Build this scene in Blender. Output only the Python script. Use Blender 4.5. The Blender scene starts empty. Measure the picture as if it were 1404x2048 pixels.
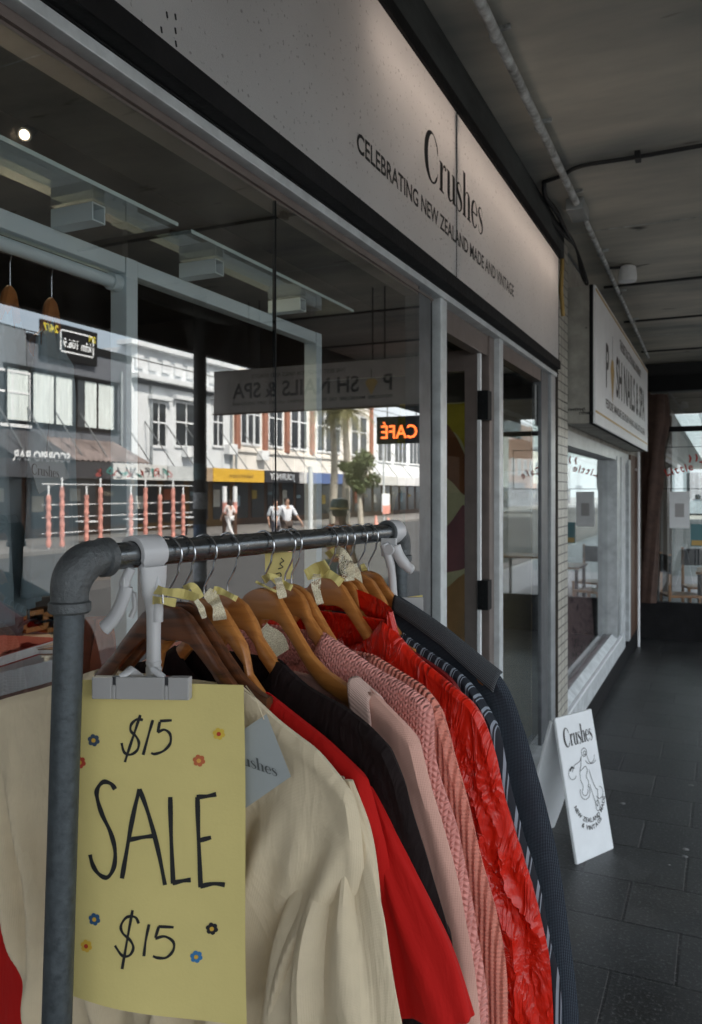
import bpy, bmesh, math, random
from mathutils import Vector, Matrix, noise
random.seed(7)
SC = bpy.context.scene
COL = SC.collection
R = math.radians
# ------------------------------------------------------------------ camera, sky, sun, exposure
CAMX, CAMY, CAMZ = .9, 0., 1.75
FPX, UC, VH = 1600., 702., 985.
TH = math.atan2(743, 1600)
cd = bpy.data.cameras.new('camera'); cam = bpy.data.objects.new('camera', cd); COL.objects.link(cam)
cam.location = (CAMX, CAMY, CAMZ); cam.rotation_euler = (R(90), 0, TH)
cd.sensor_width = 36; cd.lens = 1600/2048*36; cd.shift_y = -39/2048
cd.clip_start = .02; cd.clip_end = 2000
cd.dof.use_dof = True; cd.dof.focus_distance = .98; cd.dof.aperture_fstop = 13
SC.camera = cam
SUN = Vector((-.60, -.22, .77)).normalized()      # direction towards the sun
w = bpy.data.worlds.new('World'); SC.world = w; w.use_nodes = True
nt = w.node_tree; bg = nt.nodes['Background']
sky = nt.nodes.new('ShaderNodeTexSky'); sky.sky_type = 'NISHITA'; sky.sun_disc = False
sky.sun_elevation = math.asin(SUN.z); sky.sun_rotation = math.atan2(SUN.x, SUN.y)
sky.dust_density = 3.0; sky.ozone_density = 1.0; sky.air_density = 1.2
tcw = nt.nodes.new('ShaderNodeTexCoord'); mpw = nt.nodes.new('ShaderNodeMapping'); mpw.inputs['Scale'].default_value = (1,1,2.6); nt.links.new(tcw.outputs['Generated'], mpw.inputs[0])
cl_ = nt.nodes.new('ShaderNodeTexNoise'); cl_.inputs['Scale'].default_value = 2.2; cl_.inputs['Detail'].default_value = 8; cl_.inputs['Roughness'].default_value = .55; nt.links.new(mpw.outputs[0], cl_.inputs[0])
rc_ = nt.nodes.new('ShaderNodeMapRange'); rc_.inputs[1].default_value = .36; rc_.inputs[2].default_value = .56; rc_.inputs[3].default_value = .35; rc_.inputs[4].default_value = .95; nt.links.new(cl_.outputs[0], rc_.inputs[0])
mw = nt.nodes.new('ShaderNodeMix'); mw.data_type = 'RGBA'; nt.links.new(rc_.outputs[0], mw.inputs[0]); nt.links.new(sky.outputs[0], mw.inputs[6]); mw.inputs[7].default_value = (6.2,6.6,6.9,1)   # broken white cloud
nt.links.new(mw.outputs[2], bg.inputs[0]); bg.inputs[1].default_value = .13
sd = bpy.data.lights.new('sun', 'SUN'); sd.energy = 5.0; sd.angle = R(.5); sd.color = (1, .93, .83)
so = bpy.data.objects.new('sun', sd); COL.objects.link(so)
so.rotation_euler = (-SUN).to_track_quat('-Z', 'Y').to_euler()
SC.view_settings.view_transform = 'Standard'; SC.view_settings.look = 'None'
SC.view_settings.exposure = 1.72; SC.view_settings.gamma = 1
SC.render.engine = 'CYCLES'
try:
    SC.cycles.max_bounces = 10; SC.cycles.transparent_max_bounces = 24
    SC.cycles.diffuse_bounces = 4; SC.cycles.glossy_bounces = 4
    SC.cycles.sample_clamp_indirect = 6
except Exception: pass

# ------------------------------------------------------------------ survey helpers: a bearing in the photograph -> a point on a real surface
def ray(u, v):
    r = (u-UC)/FPX
    return Vector((-math.sin(TH)+math.cos(TH)*r, math.cos(TH)+math.sin(TH)*r, (VH-v)/FPX))
CAM = Vector((CAMX, CAMY, CAMZ))
def atX(u, v, X): d = ray(u, v); return CAM + d*((X-CAMX)/d.x)
def atY(u, v, Y): d = ray(u, v); return CAM + d*(Y/d.y)
def atT(u, v, t): return CAM + ray(u, v)*t
def mir(u, v, X):                       # point at distance X across the street
    d = ray(u, v); t = (-X-CAMX)/d.x; p = CAM + d*t; return Vector((X, p.y, p.z))
# ------------------------------------------------------------------ object helpers
def tag(o, label=None, cat=None, group=None, kind=None):
    if label: o['label'] = label
    if cat: o['category'] = cat
    if group: o['group'] = group
    if kind: o['kind'] = kind
    return o
def thing(name, loc, label, cat, group=None, rz=0):
    o = bpy.data.objects.new(name, None); COL.objects.link(o); o.location = loc; o.rotation_euler = (0, 0, rz)
    o.empty_display_size = .1
    return tag(o, label, cat, group)
class MB:
    def __init__(s): s.v = []; s.f = []; s.m = []; s.uv = {}
    def add(s, vs, fs, m=0):
        b = len(s.v); s.v += [tuple(p) for p in vs]
        s.f += [tuple(b+i for i in f) for f in fs]; s.m += [m]*len(fs); return b
    def box(s, a, b, m=0):
        x0, x1 = sorted((a[0], b[0])); y0, y1 = sorted((a[1], b[1])); z0, z1 = sorted((a[2], b[2]))
        s.add([(x0,y0,z0),(x1,y0,z0),(x1,y1,z0),(x0,y1,z0),(x0,y0,z1),(x1,y0,z1),(x1,y1,z1),(x0,y1,z1)],
              [(0,3,2,1),(4,5,6,7),(0,1,5,4),(1,2,6,5),(2,3,7,6),(3,0,4,7)], m); return s
    def obox(s, c, ax, ay, az, m=0):      # centre and three half-axis vectors
        c, ax, ay, az = map(Vector, (c, ax, ay, az))
        vs = [c+ax*i+ay*j+az*k for k in (-1,1) for j in (-1,1) for i in (-1,1)]
        fs = [(0,2,3,1),(4,5,7,6),(0,1,5,4),(1,3,7,5),(3,2,6,7),(2,0,4,6)]
        s.add(vs, fs, m); return s
    def quad(s, pts, m=0): s.add(pts, [tuple(range(len(pts)))], m); return s
    def tube(s, pts, r, n=12, m=0, cap=True, flat=1.0, closed=False):
        pts = [Vector(p) for p in pts]; N = len(pts)
        rs = r if isinstance(r, (list, tuple)) else [r]*N
        up = None; vs = []
        for i, p in enumerate(pts):
            if closed: t = (pts[(i+1) % N]-pts[i-1])
            else: t = (pts[min(i+1, N-1)]-pts[max(i-1, 0)])
            t.normalize()
            if up is None:
                up = Vector((0,0,1)) if abs(t.z) < .9 else Vector((1,0,0))
            a = up - t*up.dot(t)
            if a.length < 1e-6: a = Vector((1,0,0)) - t*t.x
            a.normalize(); b = t.cross(a); up = a
            for k in range(n):
                q = 2*math.pi*k/n
                vs.append(p + a*math.cos(q)*rs[i] + b*math.sin(q)*rs[i]*flat)
        fs = []
        M = N if closed else N-1
        for i in range(M):
            j = (i+1) % N
            for k in range(n):
                fs.append((i*n+k, i*n+(k+1) % n, j*n+(k+1) % n, j*n+k))
        if cap and not closed:
            fs.append(tuple(range(n-1, -1, -1))); fs.append(tuple((N-1)*n+k for k in range(n)))
        s.add(vs, fs, m); return s
    def lathe(s, prof, c=(0,0,0), n=20, m=0, axis='Z'):
        vs = []
        for r_, h in prof:
            for k in range(n):
                q = 2*math.pi*k/n; a, b = r_*math.cos(q), r_*math.sin(q)
                p = {'Z': (a, b, h), 'X': (h, a, b), 'Y': (b, h, a)}[axis]
                vs.append((c[0]+p[0], c[1]+p[1], c[2]+p[2]))
        fs = []
        for i in range(len(prof)-1):
            for k in range(n): fs.append((i*n+k, i*n+(k+1) % n, (i+1)*n+(k+1) % n, (i+1)*n+k))
        fs.append(tuple(range(n-1, -1, -1))); fs.append(tuple((len(prof)-1)*n+k for k in range(n)))
        s.add(vs, fs, m); return s
    def grid(s, P, m=0, close=False):     # P rows of points
        nr, nc = len(P), len(P[0]); fs = []
        for i in range(nr-1):
            for j in range(nc-1 if not close else nc):
                k = (j+1) % nc
                fs.append((i*nc+j, i*nc+k, (i+1)*nc+k, (i+1)*nc+j))
        s.add([p for row in P for p in row], fs, m); return s
    def prism(s, pts, d, m=0):            # outline pts extruded by vector d
        n = len(pts); d = Vector(d); A = [Vector(p) for p in pts]
        s.add(A+[p+d for p in A], [tuple(range(n-1, -1, -1)), tuple(range(n, 2*n))] +
              [(i, (i+1) % n, n+(i+1) % n, n+i) for i in range(n)], m); return s
    def build(s, name, mats, parent=None, smooth=False, uvs=None, bevel=0):
        me = bpy.data.meshes.new(name); me.from_pydata(s.v, [], s.f)
        if not isinstance(mats, (list, tuple)): mats = [mats]
        for q in mats: me.materials.append(q)
        me.polygons.foreach_set('material_index', s.m)
        if uvs is not None:
            ul = me.uv_layers.new(name='UVMap')
            for l in me.loops: ul.data[l.index].uv = uvs[l.vertex_index]
        bm = bmesh.new(); bm.from_mesh(me)
        bmesh.ops.recalc_face_normals(bm, faces=bm.faces)
        if bevel:
            es = [e for e in bm.edges if len(e.link_faces) == 2 and e.calc_face_angle(0) > .6]
            bmesh.ops.bevel(bm, geom=es, offset=bevel, segments=2, affect='EDGES', profile=.6, clamp_overlap=True)
        bm.to_mesh(me); bm.free()
        if smooth: 
            me.polygons.foreach_set('use_smooth', [True]*len(me.polygons))
            try: me.set_sharp_from_angle(angle=R(38))
            except Exception: pass
        o = bpy.data.objects.new(name, me); COL.objects.link(o)
        if parent is not None:
            o.parent = parent
            if not s.local: o.matrix_parent_inverse = world_of(parent).inverted()
        return o
    local = False
def world_of(o):
    m = Matrix.LocRotScale(o.location, o.rotation_euler, o.scale)
    return (world_of(o.parent) @ o.matrix_parent_inverse @ m) if o.parent else m
def struct(name, mb, m, **k): return tag(mb.build(name, m, **k), kind='structure')
# ------------------------------------------------------------------ materials
def newmat(name):
    m = bpy.data.materials.new(name); m.use_nodes = True
    return m, m.node_tree.nodes, m.node_tree.links, m.node_tree.nodes['Principled BSDF']
def mat(name, col, rough=.6, metal=0, var=0, vs=6, bump=0, bs=60, coat=0, sheen=0, spots=0, sth=.70, spotcol=(.03,.03,.03), spec=None, stretch=None, emit=0, uv=False, rvar=0, var2=None, ss=0):
    m, N, L, b = newmat(name)
    b.inputs['Roughness'].default_value = rough; b.inputs['Metallic'].default_value = metal
    if spec is not None: b.inputs['Specular IOR Level'].default_value = spec
    if coat: b.inputs['Coat Weight'].default_value = coat; b.inputs['Coat Roughness'].default_value = .2
    if sheen: b.inputs['Sheen Weight'].default_value = sheen; b.inputs['Sheen Roughness'].default_value = .5
    c4 = tuple(col)+(1,)
    b.inputs['Base Color'].default_value = c4
    if emit: b.inputs['Emission Color'].default_value = c4; b.inputs['Emission Strength'].default_value = emit
    tc = N.new('ShaderNodeTexCoord'); mp = N.new('ShaderNodeMapping')
    L.new(tc.outputs['UV' if uv else 'Object'], mp.inputs[0])
    if stretch: mp.inputs['Scale'].default_value = stretch
    def nz(scale, det=5, ro=.6):
        n = N.new('ShaderNodeTexNoise'); n.inputs['Scale'].default_value = scale; n.inputs['Detail'].default_value = det
        n.inputs['Roughness'].default_value = ro; L.new(mp.outputs[0], n.inputs[0]); return n
    cur = None
    if var:
        n = nz(vs); mx = N.new('ShaderNodeMix'); mx.data_type = 'RGBA'
        rp = N.new('ShaderNodeMapRange'); rp.inputs[1].default_value = .3; rp.inputs[2].default_value = .7
        L.new(n.outputs[0], rp.inputs[0]); L.new(rp.outputs[0], mx.inputs[0])
        c2 = var2 if var2 else tuple(q*(1-var) for q in col)
        mx.inputs[6].default_value = tuple(c2)+(1,); mx.inputs[7].default_value = tuple(min(1, q*(1+var*.5)) for q in col)+(1,)
        cur = mx.outputs[2]
        if rvar:
            rr = N.new('ShaderNodeMapRange'); rr.inputs[3].default_value = max(.02, rough-rvar); rr.inputs[4].default_value = min(1, rough+rvar)
            L.new(rp.outputs[0], rr.inputs[0]); L.new(rr.outputs[0], b.inputs['Roughness'])
    if spots:
        n = nz(spots, 2, .5); rp = N.new('ShaderNodeMapRange'); rp.inputs[1].default_value = sth; rp.inputs[2].default_value = sth+.06
        L.new(n.outputs[0], rp.inputs[0]); mx = N.new('ShaderNodeMix'); mx.data_type = 'RGBA'
        L.new(rp.outputs[0], mx.inputs[0])
        if cur: L.new(cur, mx.inputs[6])
        else: mx.inputs[6].default_value = c4
        mx.inputs[7].default_value = tuple(spotcol)+(1,); cur = mx.outputs[2]
    if cur: L.new(cur, b.inputs['Base Color'])
    if bump:
        n = nz(bs); bp = N.new('ShaderNodeBump'); bp.inputs['Strength'].default_value = bump; bp.inputs['Distance'].default_value = .01
        L.new(n.outputs[0], bp.inputs['Height']); L.new(bp.outputs[0], b.inputs['Normal'])
    return m
def glassmat(name, r0=.09, tint=(1,1,1), rough=0.0, dirt=.0, wob=.0):
    m = bpy.data.materials.new(name); m.use_nodes = True; N = m.node_tree.nodes; L = m.node_tree.links; N.clear()
    out = N.new('ShaderNodeOutputMaterial'); tr = N.new('ShaderNodeBsdfTransparent'); gl = N.new('ShaderNodeBsdfGlossy')
    tr.inputs[0].default_value = tuple(tint)+(1,); gl.inputs['Roughness'].default_value = rough
    lw = N.new('ShaderNodeLayerWeight'); lw.inputs[0].default_value = .5
    pw = N.new('ShaderNodeMath'); pw.operation = 'POWER'; L.new(lw.outputs['Facing'], pw.inputs[0]); pw.inputs[1].default_value = 4.0
    ma = N.new('ShaderNodeMath'); ma.operation = 'MULTIPLY_ADD'; L.new(pw.outputs[0], ma.inputs[0])
    ma.inputs[1].default_value = .97-r0; ma.inputs[2].default_value = r0
    mx = N.new('ShaderNodeMixShader'); L.new(ma.outputs[0], mx.inputs[0]); L.new(tr.outputs[0], mx.inputs[1]); L.new(gl.outputs[0], mx.inputs[2])
    last = mx.outputs[0]
    tc = N.new('ShaderNodeTexCoord')
    if wob:
        n = N.new('ShaderNodeTexNoise'); n.inputs['Scale'].default_value = 1.1; n.inputs['Detail'].default_value = 1
        L.new(tc.outputs['Object'], n.inputs[0]); bp = N.new('ShaderNodeBump'); bp.inputs['Strength'].default_value = wob; bp.inputs['Distance'].default_value = .01
        L.new(n.outputs[0], bp.inputs['Height']); L.new(bp.outputs[0], gl.inputs['Normal'])
    if dirt:
        df = N.new('ShaderNodeBsdfDiffuse'); df.inputs[0].default_value = (.55,.55,.52,1)
        n = N.new('ShaderNodeTexNoise'); n.inputs['Scale'].default_value = 3.5; n.inputs['Detail'].default_value = 7; n.inputs['Roughness'].default_value = .75
        mp = N.new('ShaderNodeMapping'); mp.inputs['Scale'].default_value = (1,1,.5); L.new(tc.outputs['Object'], mp.inputs[0]); L.new(mp.outputs[0], n.inputs[0])
        rp = N.new('ShaderNodeMapRange'); rp.inputs[1].default_value = .5; rp.inputs[2].default_value = .8; rp.inputs[4].default_value = dirt
        L.new(n.outputs[0], rp.inputs[0]); m2 = N.new('ShaderNodeMixShader'); L.new(rp.outputs[0], m2.inputs[0]); L.new(last, m2.inputs[1]); L.new(df.outputs[0], m2.inputs[2]); last = m2.outputs[0]
    L.new(last, out.inputs[0]); return m
M = {}
M['glass'] = glassmat('window_glass', .25, (.96,.98,.98), dirt=.05, wob=.02)
M['glass_in'] = glassmat('inner_glass_face', .0, (1,1,1))
M['clear'] = glassmat('shelf_glass', .10, (.90,.95,.94))
M['glass_edge'] = mat('glass_edge', (.55,.68,.66), .2, emit=0)
M['alu'] = mat('anodised_aluminium', (.46,.49,.50), .38, .55, var=.25, vs=9, bump=.08, bs=120, stretch=(1,.3,1))
M['alu_lt'] = mat('pale_aluminium', (.66,.70,.71), .4, .25, var=.22, vs=14, bump=.1, bs=110)
M['alu_dk'] = mat('aged_aluminium', (.13,.14,.148), .45, .4, var=.3, vs=12)
M['bronze'] = mat('brown_aluminium', (.20,.165,.15), .42, .3, var=.2, vs=10)
M['rubber'] = mat('black_seal', (.008,.009,.010), .65, spec=.25, var=.3, vs=20)
M['blacktrim'] = mat('black_painted_trim', (.010,.010,.011), .7, spec=.2, var=.4, vs=7, bump=.3, bs=25)
M['sign'] = mat('fascia_sign_paint', (.66,.665,.665), .55, var=.12, vs=2.2, bump=.4, bs=260, spots=85, sth=.655, spotcol=(.20,.20,.20))
M['black'] = mat('black_vinyl', (.02,.02,.021), .5)
M['ink'] = mat('marker_ink', (.012,.013,.014), .6)
M['soffit'] = mat('canopy_soffit', (.60,.56,.47), .75, var=.42, vs=.9, bump=.3, bs=14, var2=(.22,.235,.225), spots=5, spotcol=(.06,.055,.045), stretch=(.5,1.6,1))
M['joint'] = mat('dark_batten', (.02,.021,.022), .6)
M['conduit'] = mat('chalky_conduit', (.62,.66,.66), .6, var=.45, vs=18, bump=.3, bs=90, var2=(.2,.2,.19))
M['steelw'] = mat('pale_grey_powdercoat', (.62,.72,.76), .42, var=.08, vs=5, bump=.05, bs=90)
M['wallin'] = mat('shop_wall', (.20,.165,.14), .8, var=.2, vs=2)
M['ceilin'] = mat('shop_ceiling', (.20,.165,.14), .85, var=.25, vs=1.5)
M['floorin'] = mat('shop_floor', (.06,.05,.045), .6)
M['concrete'] = mat('painted_concrete', (.36,.35,.31), .8, var=.35, vs=7, bump=.5, bs=30, spots=16, spotcol=(.05,.05,.045))
M['white'] = mat('white_paint', (.82,.84,.85), .5, var=.12, vs=6)
M['offwhite'] = mat('sign_board_white', (.80,.82,.83), .45, var=.06, vs=8)
M['sill'] = mat('weathered_sill_paint', (.55,.58,.59), .5, var=.3, vs=10, bump=.3, bs=50)
M['plastic'] = mat('white_plastic', (.56,.56,.57), .32, var=.06, vs=10, bump=.03, bs=80, ss=1)
M['plastic_g'] = mat('grey_plastic', (.40,.39,.385), .42)
M['brown'] = mat('brown_timber', (.10,.05,.028), .55, var=.4, vs=8, bump=.3, bs=30, stretch=(6,6,.6))
M['gold'] = mat('gold_vinyl', (.50,.33,.10), .45)
M['red'] = mat('red_vinyl', (.45,.03,.02), .5)
def translucent(m, col, k):
    N = m.node_tree.nodes; L = m.node_tree.links; b = N['Principled BSDF']; out = [n for n in N if n.type == 'OUTPUT_MATERIAL'][0]
    t = N.new('ShaderNodeBsdfTranslucent'); t.inputs[0].default_value = tuple(col)+(1,); x = N.new('ShaderNodeMixShader'); x.inputs[0].default_value = k
    L.new(b.outputs[0], x.inputs[1]); L.new(t.outputs[0], x.inputs[2]); L.new(x.outputs[0], out.inputs[0])
translucent(M['sign'], (.80,.70,.63), .35)
def brickmat(name, c1, c2, mortar, bw, rh, ms, rough=.7, rot=None, speck=0, bump=.5, off=.5, sq=1, var=.3, vs=4, loc=(0,0,0)):
    m, N, L, b = newmat(name); b.inputs['Roughness'].default_value = rough
    tc = N.new('ShaderNodeTexCoord'); mp = N.new('ShaderNodeMapping'); L.new(tc.outputs['Object'], mp.inputs[0])
    if rot: mp.inputs['Rotation'].default_value = rot
    mp.inputs['Location'].default_value = loc
    br = N.new('ShaderNodeTexBrick'); L.new(mp.outputs[0], br.inputs[0]); br.offset = off
    br.inputs['Color1'].default_value = tuple(c1)+(1,); br.inputs['Color2'].default_value = tuple(c2)+(1,); br.inputs['Mortar'].default_value = tuple(mortar)+(1,)
    br.inputs['Scale'].default_value = 1; br.inputs['Mortar Size'].default_value = ms; br.inputs['Brick Width'].default_value = bw; br.inputs['Row Height'].default_value = rh
    br.inputs['Mortar Smooth'].default_value = .2
    n = N.new('ShaderNodeTexNoise'); n.inputs['Scale'].default_value = vs; n.inputs['Detail'].default_value = 8; n.inputs['Roughness'].default_value = .7; L.new(tc.outputs['Object'], n.inputs[0])
    rp = N.new('ShaderNodeMapRange'); rp.inputs[1].default_value = .3; rp.inputs[2].default_value = .7; rp.inputs[3].default_value = 1-var; rp.inputs[4].default_value = 1+var; L.new(n.outputs[0], rp.inputs[0])
    mx = N.new('ShaderNodeMix'); mx.data_type = 'RGBA'; mx.blend_type = 'MULTIPLY'; mx.inputs[0].default_value = 1
    L.new(br.outputs[0], mx.inputs[6]); L.new(rp.outputs[0], mx.inputs[7]); cur = mx.outputs[2]
    hgt = br.outputs['Fac']
    if speck:
        v = N.new('ShaderNodeTexNoise'); v.inputs['Scale'].default_value = speck; v.inputs['Detail'].default_value = 3; v.inputs['Roughness'].default_value = .8; L.new(tc.outputs['Object'], v.inputs[0])
        r2 = N.new('ShaderNodeMapRange'); r2.inputs[1].default_value = .55; r2.inputs[2].default_value = .68; L.new(v.outputs[0], r2.inputs[0])
        m2 = N.new('ShaderNodeMix'); m2.data_type = 'RGBA'; L.new(r2.outputs[0], m2.inputs[0]); L.new(cur, m2.inputs[6]); m2.inputs[7].default_value = (.12,.124,.122,1); cur = m2.outputs[2]
        r3 = N.new('ShaderNodeMapRange'); r3.inputs[3].default_value = rough-.2; r3.inputs[4].default_value = rough+.1; L.new(n.outputs[0], r3.inputs[0]); L.new(r3.outputs[0], b.inputs['Roughness'])
        bp2 = N.new('ShaderNodeBump'); bp2.inputs['Strength'].default_value = .35; bp2.inputs['Distance'].default_value = .004; L.new(v.outputs[0], bp2.inputs['Height'])
    L.new(cur, b.inputs['Base Color'])
    bp = N.new('ShaderNodeBump'); bp.invert = True; bp.inputs['Strength'].default_value = bump; bp.inputs['Distance'].default_value = .006
    L.new(hgt, bp.inputs['Height']); L.new(bp.outputs[0], b.inputs['Normal'])
    if speck: L.new(bp2.outputs[0], bp.inputs['Normal'])
    return m
M['paving'] = brickmat('basalt_paving', (.018,.019,.020), (.040,.041,.041), (.005,.005,.006), .44, .37, .007, rough=.46, speck=70, bump=.6, loc=(.13,.275,0), var=.6, vs=2.6)
M['tiles'] = brickmat('small_cream_tiles', (.46,.44,.38), (.52,.50,.44), (.07,.06,.05), .11, .055, .004, rough=.35, rot=(0,R(90),R(90)), bump=.7, off=.0)
M['asphalt'] = mat('asphalt', (.045,.044,.043), .85, var=.2, vs=2, bump=.3, bs=200)
M['farpave'] = mat('far_paving', (.17,.16,.15), .8, var=.15, vs=1)

# ------------------------------------------------------------------ lettering
def text_bits(body, size, offset=0., align='LEFT', sx=1., space=1.):
    c = bpy.data.curves.new('lettering_source', 'FONT'); c.body = body; c.size = size; c.align_x = align; c.offset = offset*size
    c.resolution_u = 3; c.space_character = space
    o = bpy.data.objects.new('lettering_source', c); COL.objects.link(o)
    dg = bpy.context.evaluated_depsgraph_get(); me = bpy.data.meshes.new_from_object(o.evaluated_get(dg))
    vs = [(v.co.x*sx, v.co.y) for v in me.vertices]; fs = [tuple(p.vertices) for p in me.polygons]
    bpy.data.objects.remove(o); bpy.data.meshes.remove(me); bpy.data.curves.remove(c)
    return vs, fs
def put2d(mb, vs, fs, o, rx, up, m=0, lift=0.0012):
    o, rx, up = Vector(o), Vector(rx), Vector(up); n = rx.cross(up).normalized()
    mb.add([o+rx*a+up*b+n*lift for a, b in vs], fs, m)
def fit_text(mb, body, p0, p1, up, height, m=0, bold=.0, lift=.0012, lower=False):
    """text from p0 to p1 along the baseline, given cap height"""
    p0, p1 = Vector(p0), Vector(p1); size = height/.70
    vs, fs = text_bits(body, size, bold)
    x0 = min(a for a, b in vs); x1 = max(a for a, b in vs); k = (p1-p0).length/(x1-x0)
    rx = (p1-p0).normalized()
    put2d(mb, [((a-x0)*k, b) for a, b in vs], fs, p0, rx, up, m, lift)
def ribbon2d(pts, w=None):
    """variable width stroke -> verts, faces (2d). pts (x,y[,w])"""
    P = [(p[0], p[1]) for p in pts]; W = [p[2] if len(p) > 2 else w for p in pts]; n = len(P)
    vs = []; fs = []
    for i in range(n):
        a = P[max(i-1, 0)]; b = P[min(i+1, n-1)]; dx, dy = b[0]-a[0], b[1]-a[1]; l = math.hypot(dx, dy) or 1
        nx, ny = -dy/l, dx/l; vs += [(P[i][0]+nx*W[i]/2, P[i][1]+ny*W[i]/2), (P[i][0]-nx*W[i]/2, P[i][1]-ny*W[i]/2)]
    for i in range(n-1): fs.append((2*i, 2*i+1, 2*i+3, 2*i+2))
    return vs, fs
def cr(pts, k=6):                       # Catmull-Rom smoothing of n-d points
    out = []; n = len(pts)
    for i in range(n-1):
        p0, p1, p2, p3 = pts[max(i-1, 0)], pts[i], pts[i+1], pts[min(i+2, n-1)]
        for j in range(k):
            t = j/k
            out.append(tuple(.5*((2*b)+(-a+c)*t+(2*a-5*b+4*c-d)*t*t+(-a+3*b-3*c+d)*t**3) for a, b, c, d in zip(p0, p1, p2, p3)))
    out.append(tuple(pts[-1])); return out
def serif_word(word='Crushes'):
    """high-contrast serif letters, x-height 1; returns verts, faces, width"""
    V = []; F = []
    def A(vs, fs, ox): b = len(V); V.extend([(x+ox, y) for x, y in vs]); F.extend([tuple(i+b for i in f) for f in fs])
    def rect(x0, y0, x1, y1): return [(x0,y0),(x1,y0),(x1,y1),(x0,y1)], [(0,1,2,3)]
    def bowl(cx, cy, rx, ry, ix, iy, a0, a1, sh=0):
        vs = []; fs = []; n = 30
        for i in range(n+1):
            q = R(a0+(a1-a0)*i/n); vs += [(cx+rx*math.cos(q), cy+ry*math.sin(q)), (cx+sh+ix*math.cos(q), cy+iy*math.sin(q))]
            if i: fs.append((2*i-2, 2*i-1, 2*i+1, 2*i))
        return vs, fs
    x = 0
    for ch in word:
        if ch == 'C':
            A(*bowl(.62, .78, .64, .83, .40, .755, 42, 318, .07), x)
            A(*ribbon2d(cr([(1.06,1.37,.05),(1.10,1.2,.09),(1.13,1.02,.02)])), x)
            A(*ribbon2d(cr([(1.0,.2,.09),(1.10,.32,.05),(1.16,.46,.02)])), x); x += 1.28
        elif ch == 'r':
            A(*rect(.07,.0,.30,.97), x); A(*rect(0,0,.40,.065), x); A(*rect(0,.93,.27,.985), x)
            A(*ribbon2d(cr([(.27,.62,.03),(.36,.88,.05),(.50,.95,.12),(.58,.84,.15)])), x); x += .68
        elif ch == 'u':
            A(*rect(.07,.22,.30,.97), x); A(*rect(0,.93,.27,.985), x)
            A(*ribbon2d(cr([(.185,.25,.23),(.21,.09,.17),(.36,.02,.09),(.55,.12,.03),(.62,.24,.02)])), x)
            A(*rect(.57,.0,.80,.97), x); A(*rect(.50,.93,.77,.985), x); A(*rect(.60,0,.88,.065), x); x += .95
        elif ch == 's':
            A(*ribbon2d(cr([(.50,.72,.03),(.46,.90,.04),(.30,.98,.05),(.13,.90,.11),(.11,.74,.17),(.28,.55,.22),(.46,.42,.21),(.52,.24,.16),(.43,.06,.07),(.25,-.02,.05),(.09,.07,.04),(.04,.28,.03)])), x); x += .66
        elif ch == 'h':
            A(*rect(.07,.0,.30,1.60), x); A(*rect(0,1.56,.27,1.60), x); A(*rect(0,0,.37,.065), x)
            A(*ribbon2d(cr([(.27,.70,.02),(.36,.90,.04),(.52,.97,.07),(.665,.87,.18),(.685,.70,.23)])), x)
            A(*rect(.57,.0,.80,.72), x); A(*rect(.50,0,.88,.065), x); x += .95
        elif ch == 'e':
            A(*bowl(.36, .48, .38, .52, .20, .46, 8, 322, .04), x); A(*rect(.12,.49,.70,.55), x); x += .80
    return V, F, x
def put_serif(mb, p0, p1, up, xh, m=0, lift=.0015):
    vs, fs, W = serif_word(); p0, p1 = Vector(p0), Vector(p1); k = (p1-p0).length/W; rx = (p1-p0).normalized()
    for i, f in enumerate(fs): pass
    put2d(mb, [(a*k, b*xh) for a, b in vs], fs, p0, rx, up, m, lift)
Z = Vector((0,0,1)); YV = Vector((0,1,0)); XV = Vector((1,0,0))
# ------------------------------------------------------------------ the ground
struct('ground', MB().box((-60,-80,-1.2),(120,330,-.14)), M['farpave'])
struct('road', MB().box((3.6,-80,-.139),(17.6,330,-.125)), M['asphalt'])
pv = MB().box((-.02,-8,-.139),(3.45,42,0)); struct('pavement', pv, M['paving'])
struct('kerb', MB().box((3.454,-8,-.139),(3.6,42,-.004)), M['concrete'])
struct('far_pavement', MB().box((17.6,-80,-.139),(23,330,0)), M['farpave'])

# ------------------------------------------------------------------ CRUSHES shop
shop = thing('shop_building', (0,1.5,0), 'clothing shop with a big grey framed window and an open door, behind the rack', 'shop')
GB, GT = .36, 2.398
def P(name, mb, m, par=shop, **k): return mb.build(name, m, par, **k)
def pane(par, y0, y1, z0, z1, X, gm='glass'):
    g = MB(); g.quad([(X,y0,z0),(X,y1,z0),(X,y1,z1),(X,y0,z1)], 0)
    t = .008; g.quad([(X-t,y0,z0),(X-t,y1,z0),(X-t,y1,z1),(X-t,y0,z1)], 1)
    g.quad([(X,y0,z1),(X,y1,z1),(X-t,y1,z1),(X-t,y0,z1)], 1); g.quad([(X,y0,z0),(X-t,y0,z0),(X-t,y1,z0),(X,y1,z0)], 1)
    return P('window_pane', g, [M[gm], M['glass_in']], par)
pane(shop, -1.5, 1.5385, GB, GT, 0); pane(shop, 1.5425, 2.47, GB, GT, 0)
P('glass_joint', MB().box((-.007,1.5387,GB),(.001,1.5423,GT)), M['rubber'])
pane(shop, 3.53, 4.42, GB, 2.33, -.01)
h = MB(); h.box((-.05,-3,2.427),(.022,4.76,2.449)); P('head_frame', h, M['alu_lt'], bevel=.002)
h = MB(); h.box((-.05,-3,2.398),(-.004,2.60,2.427)); h.box((-.05,3.5,2.36),(-.004,4.45,2.427)); h.box((-.012,-3,2.404),(.004,2.6,2.411)); P('head_rebate', h, M['bronze'])
h = MB(); h.box((-.05,2.47,GB-.05),(.000,2.583,2.427)); P('window_jamb', h, M['alu_dk'], bevel=.002)
P('seal', MB().box((-.05,2.583,.02),(-.02,2.655,2.427)), M['rubber'])
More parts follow.
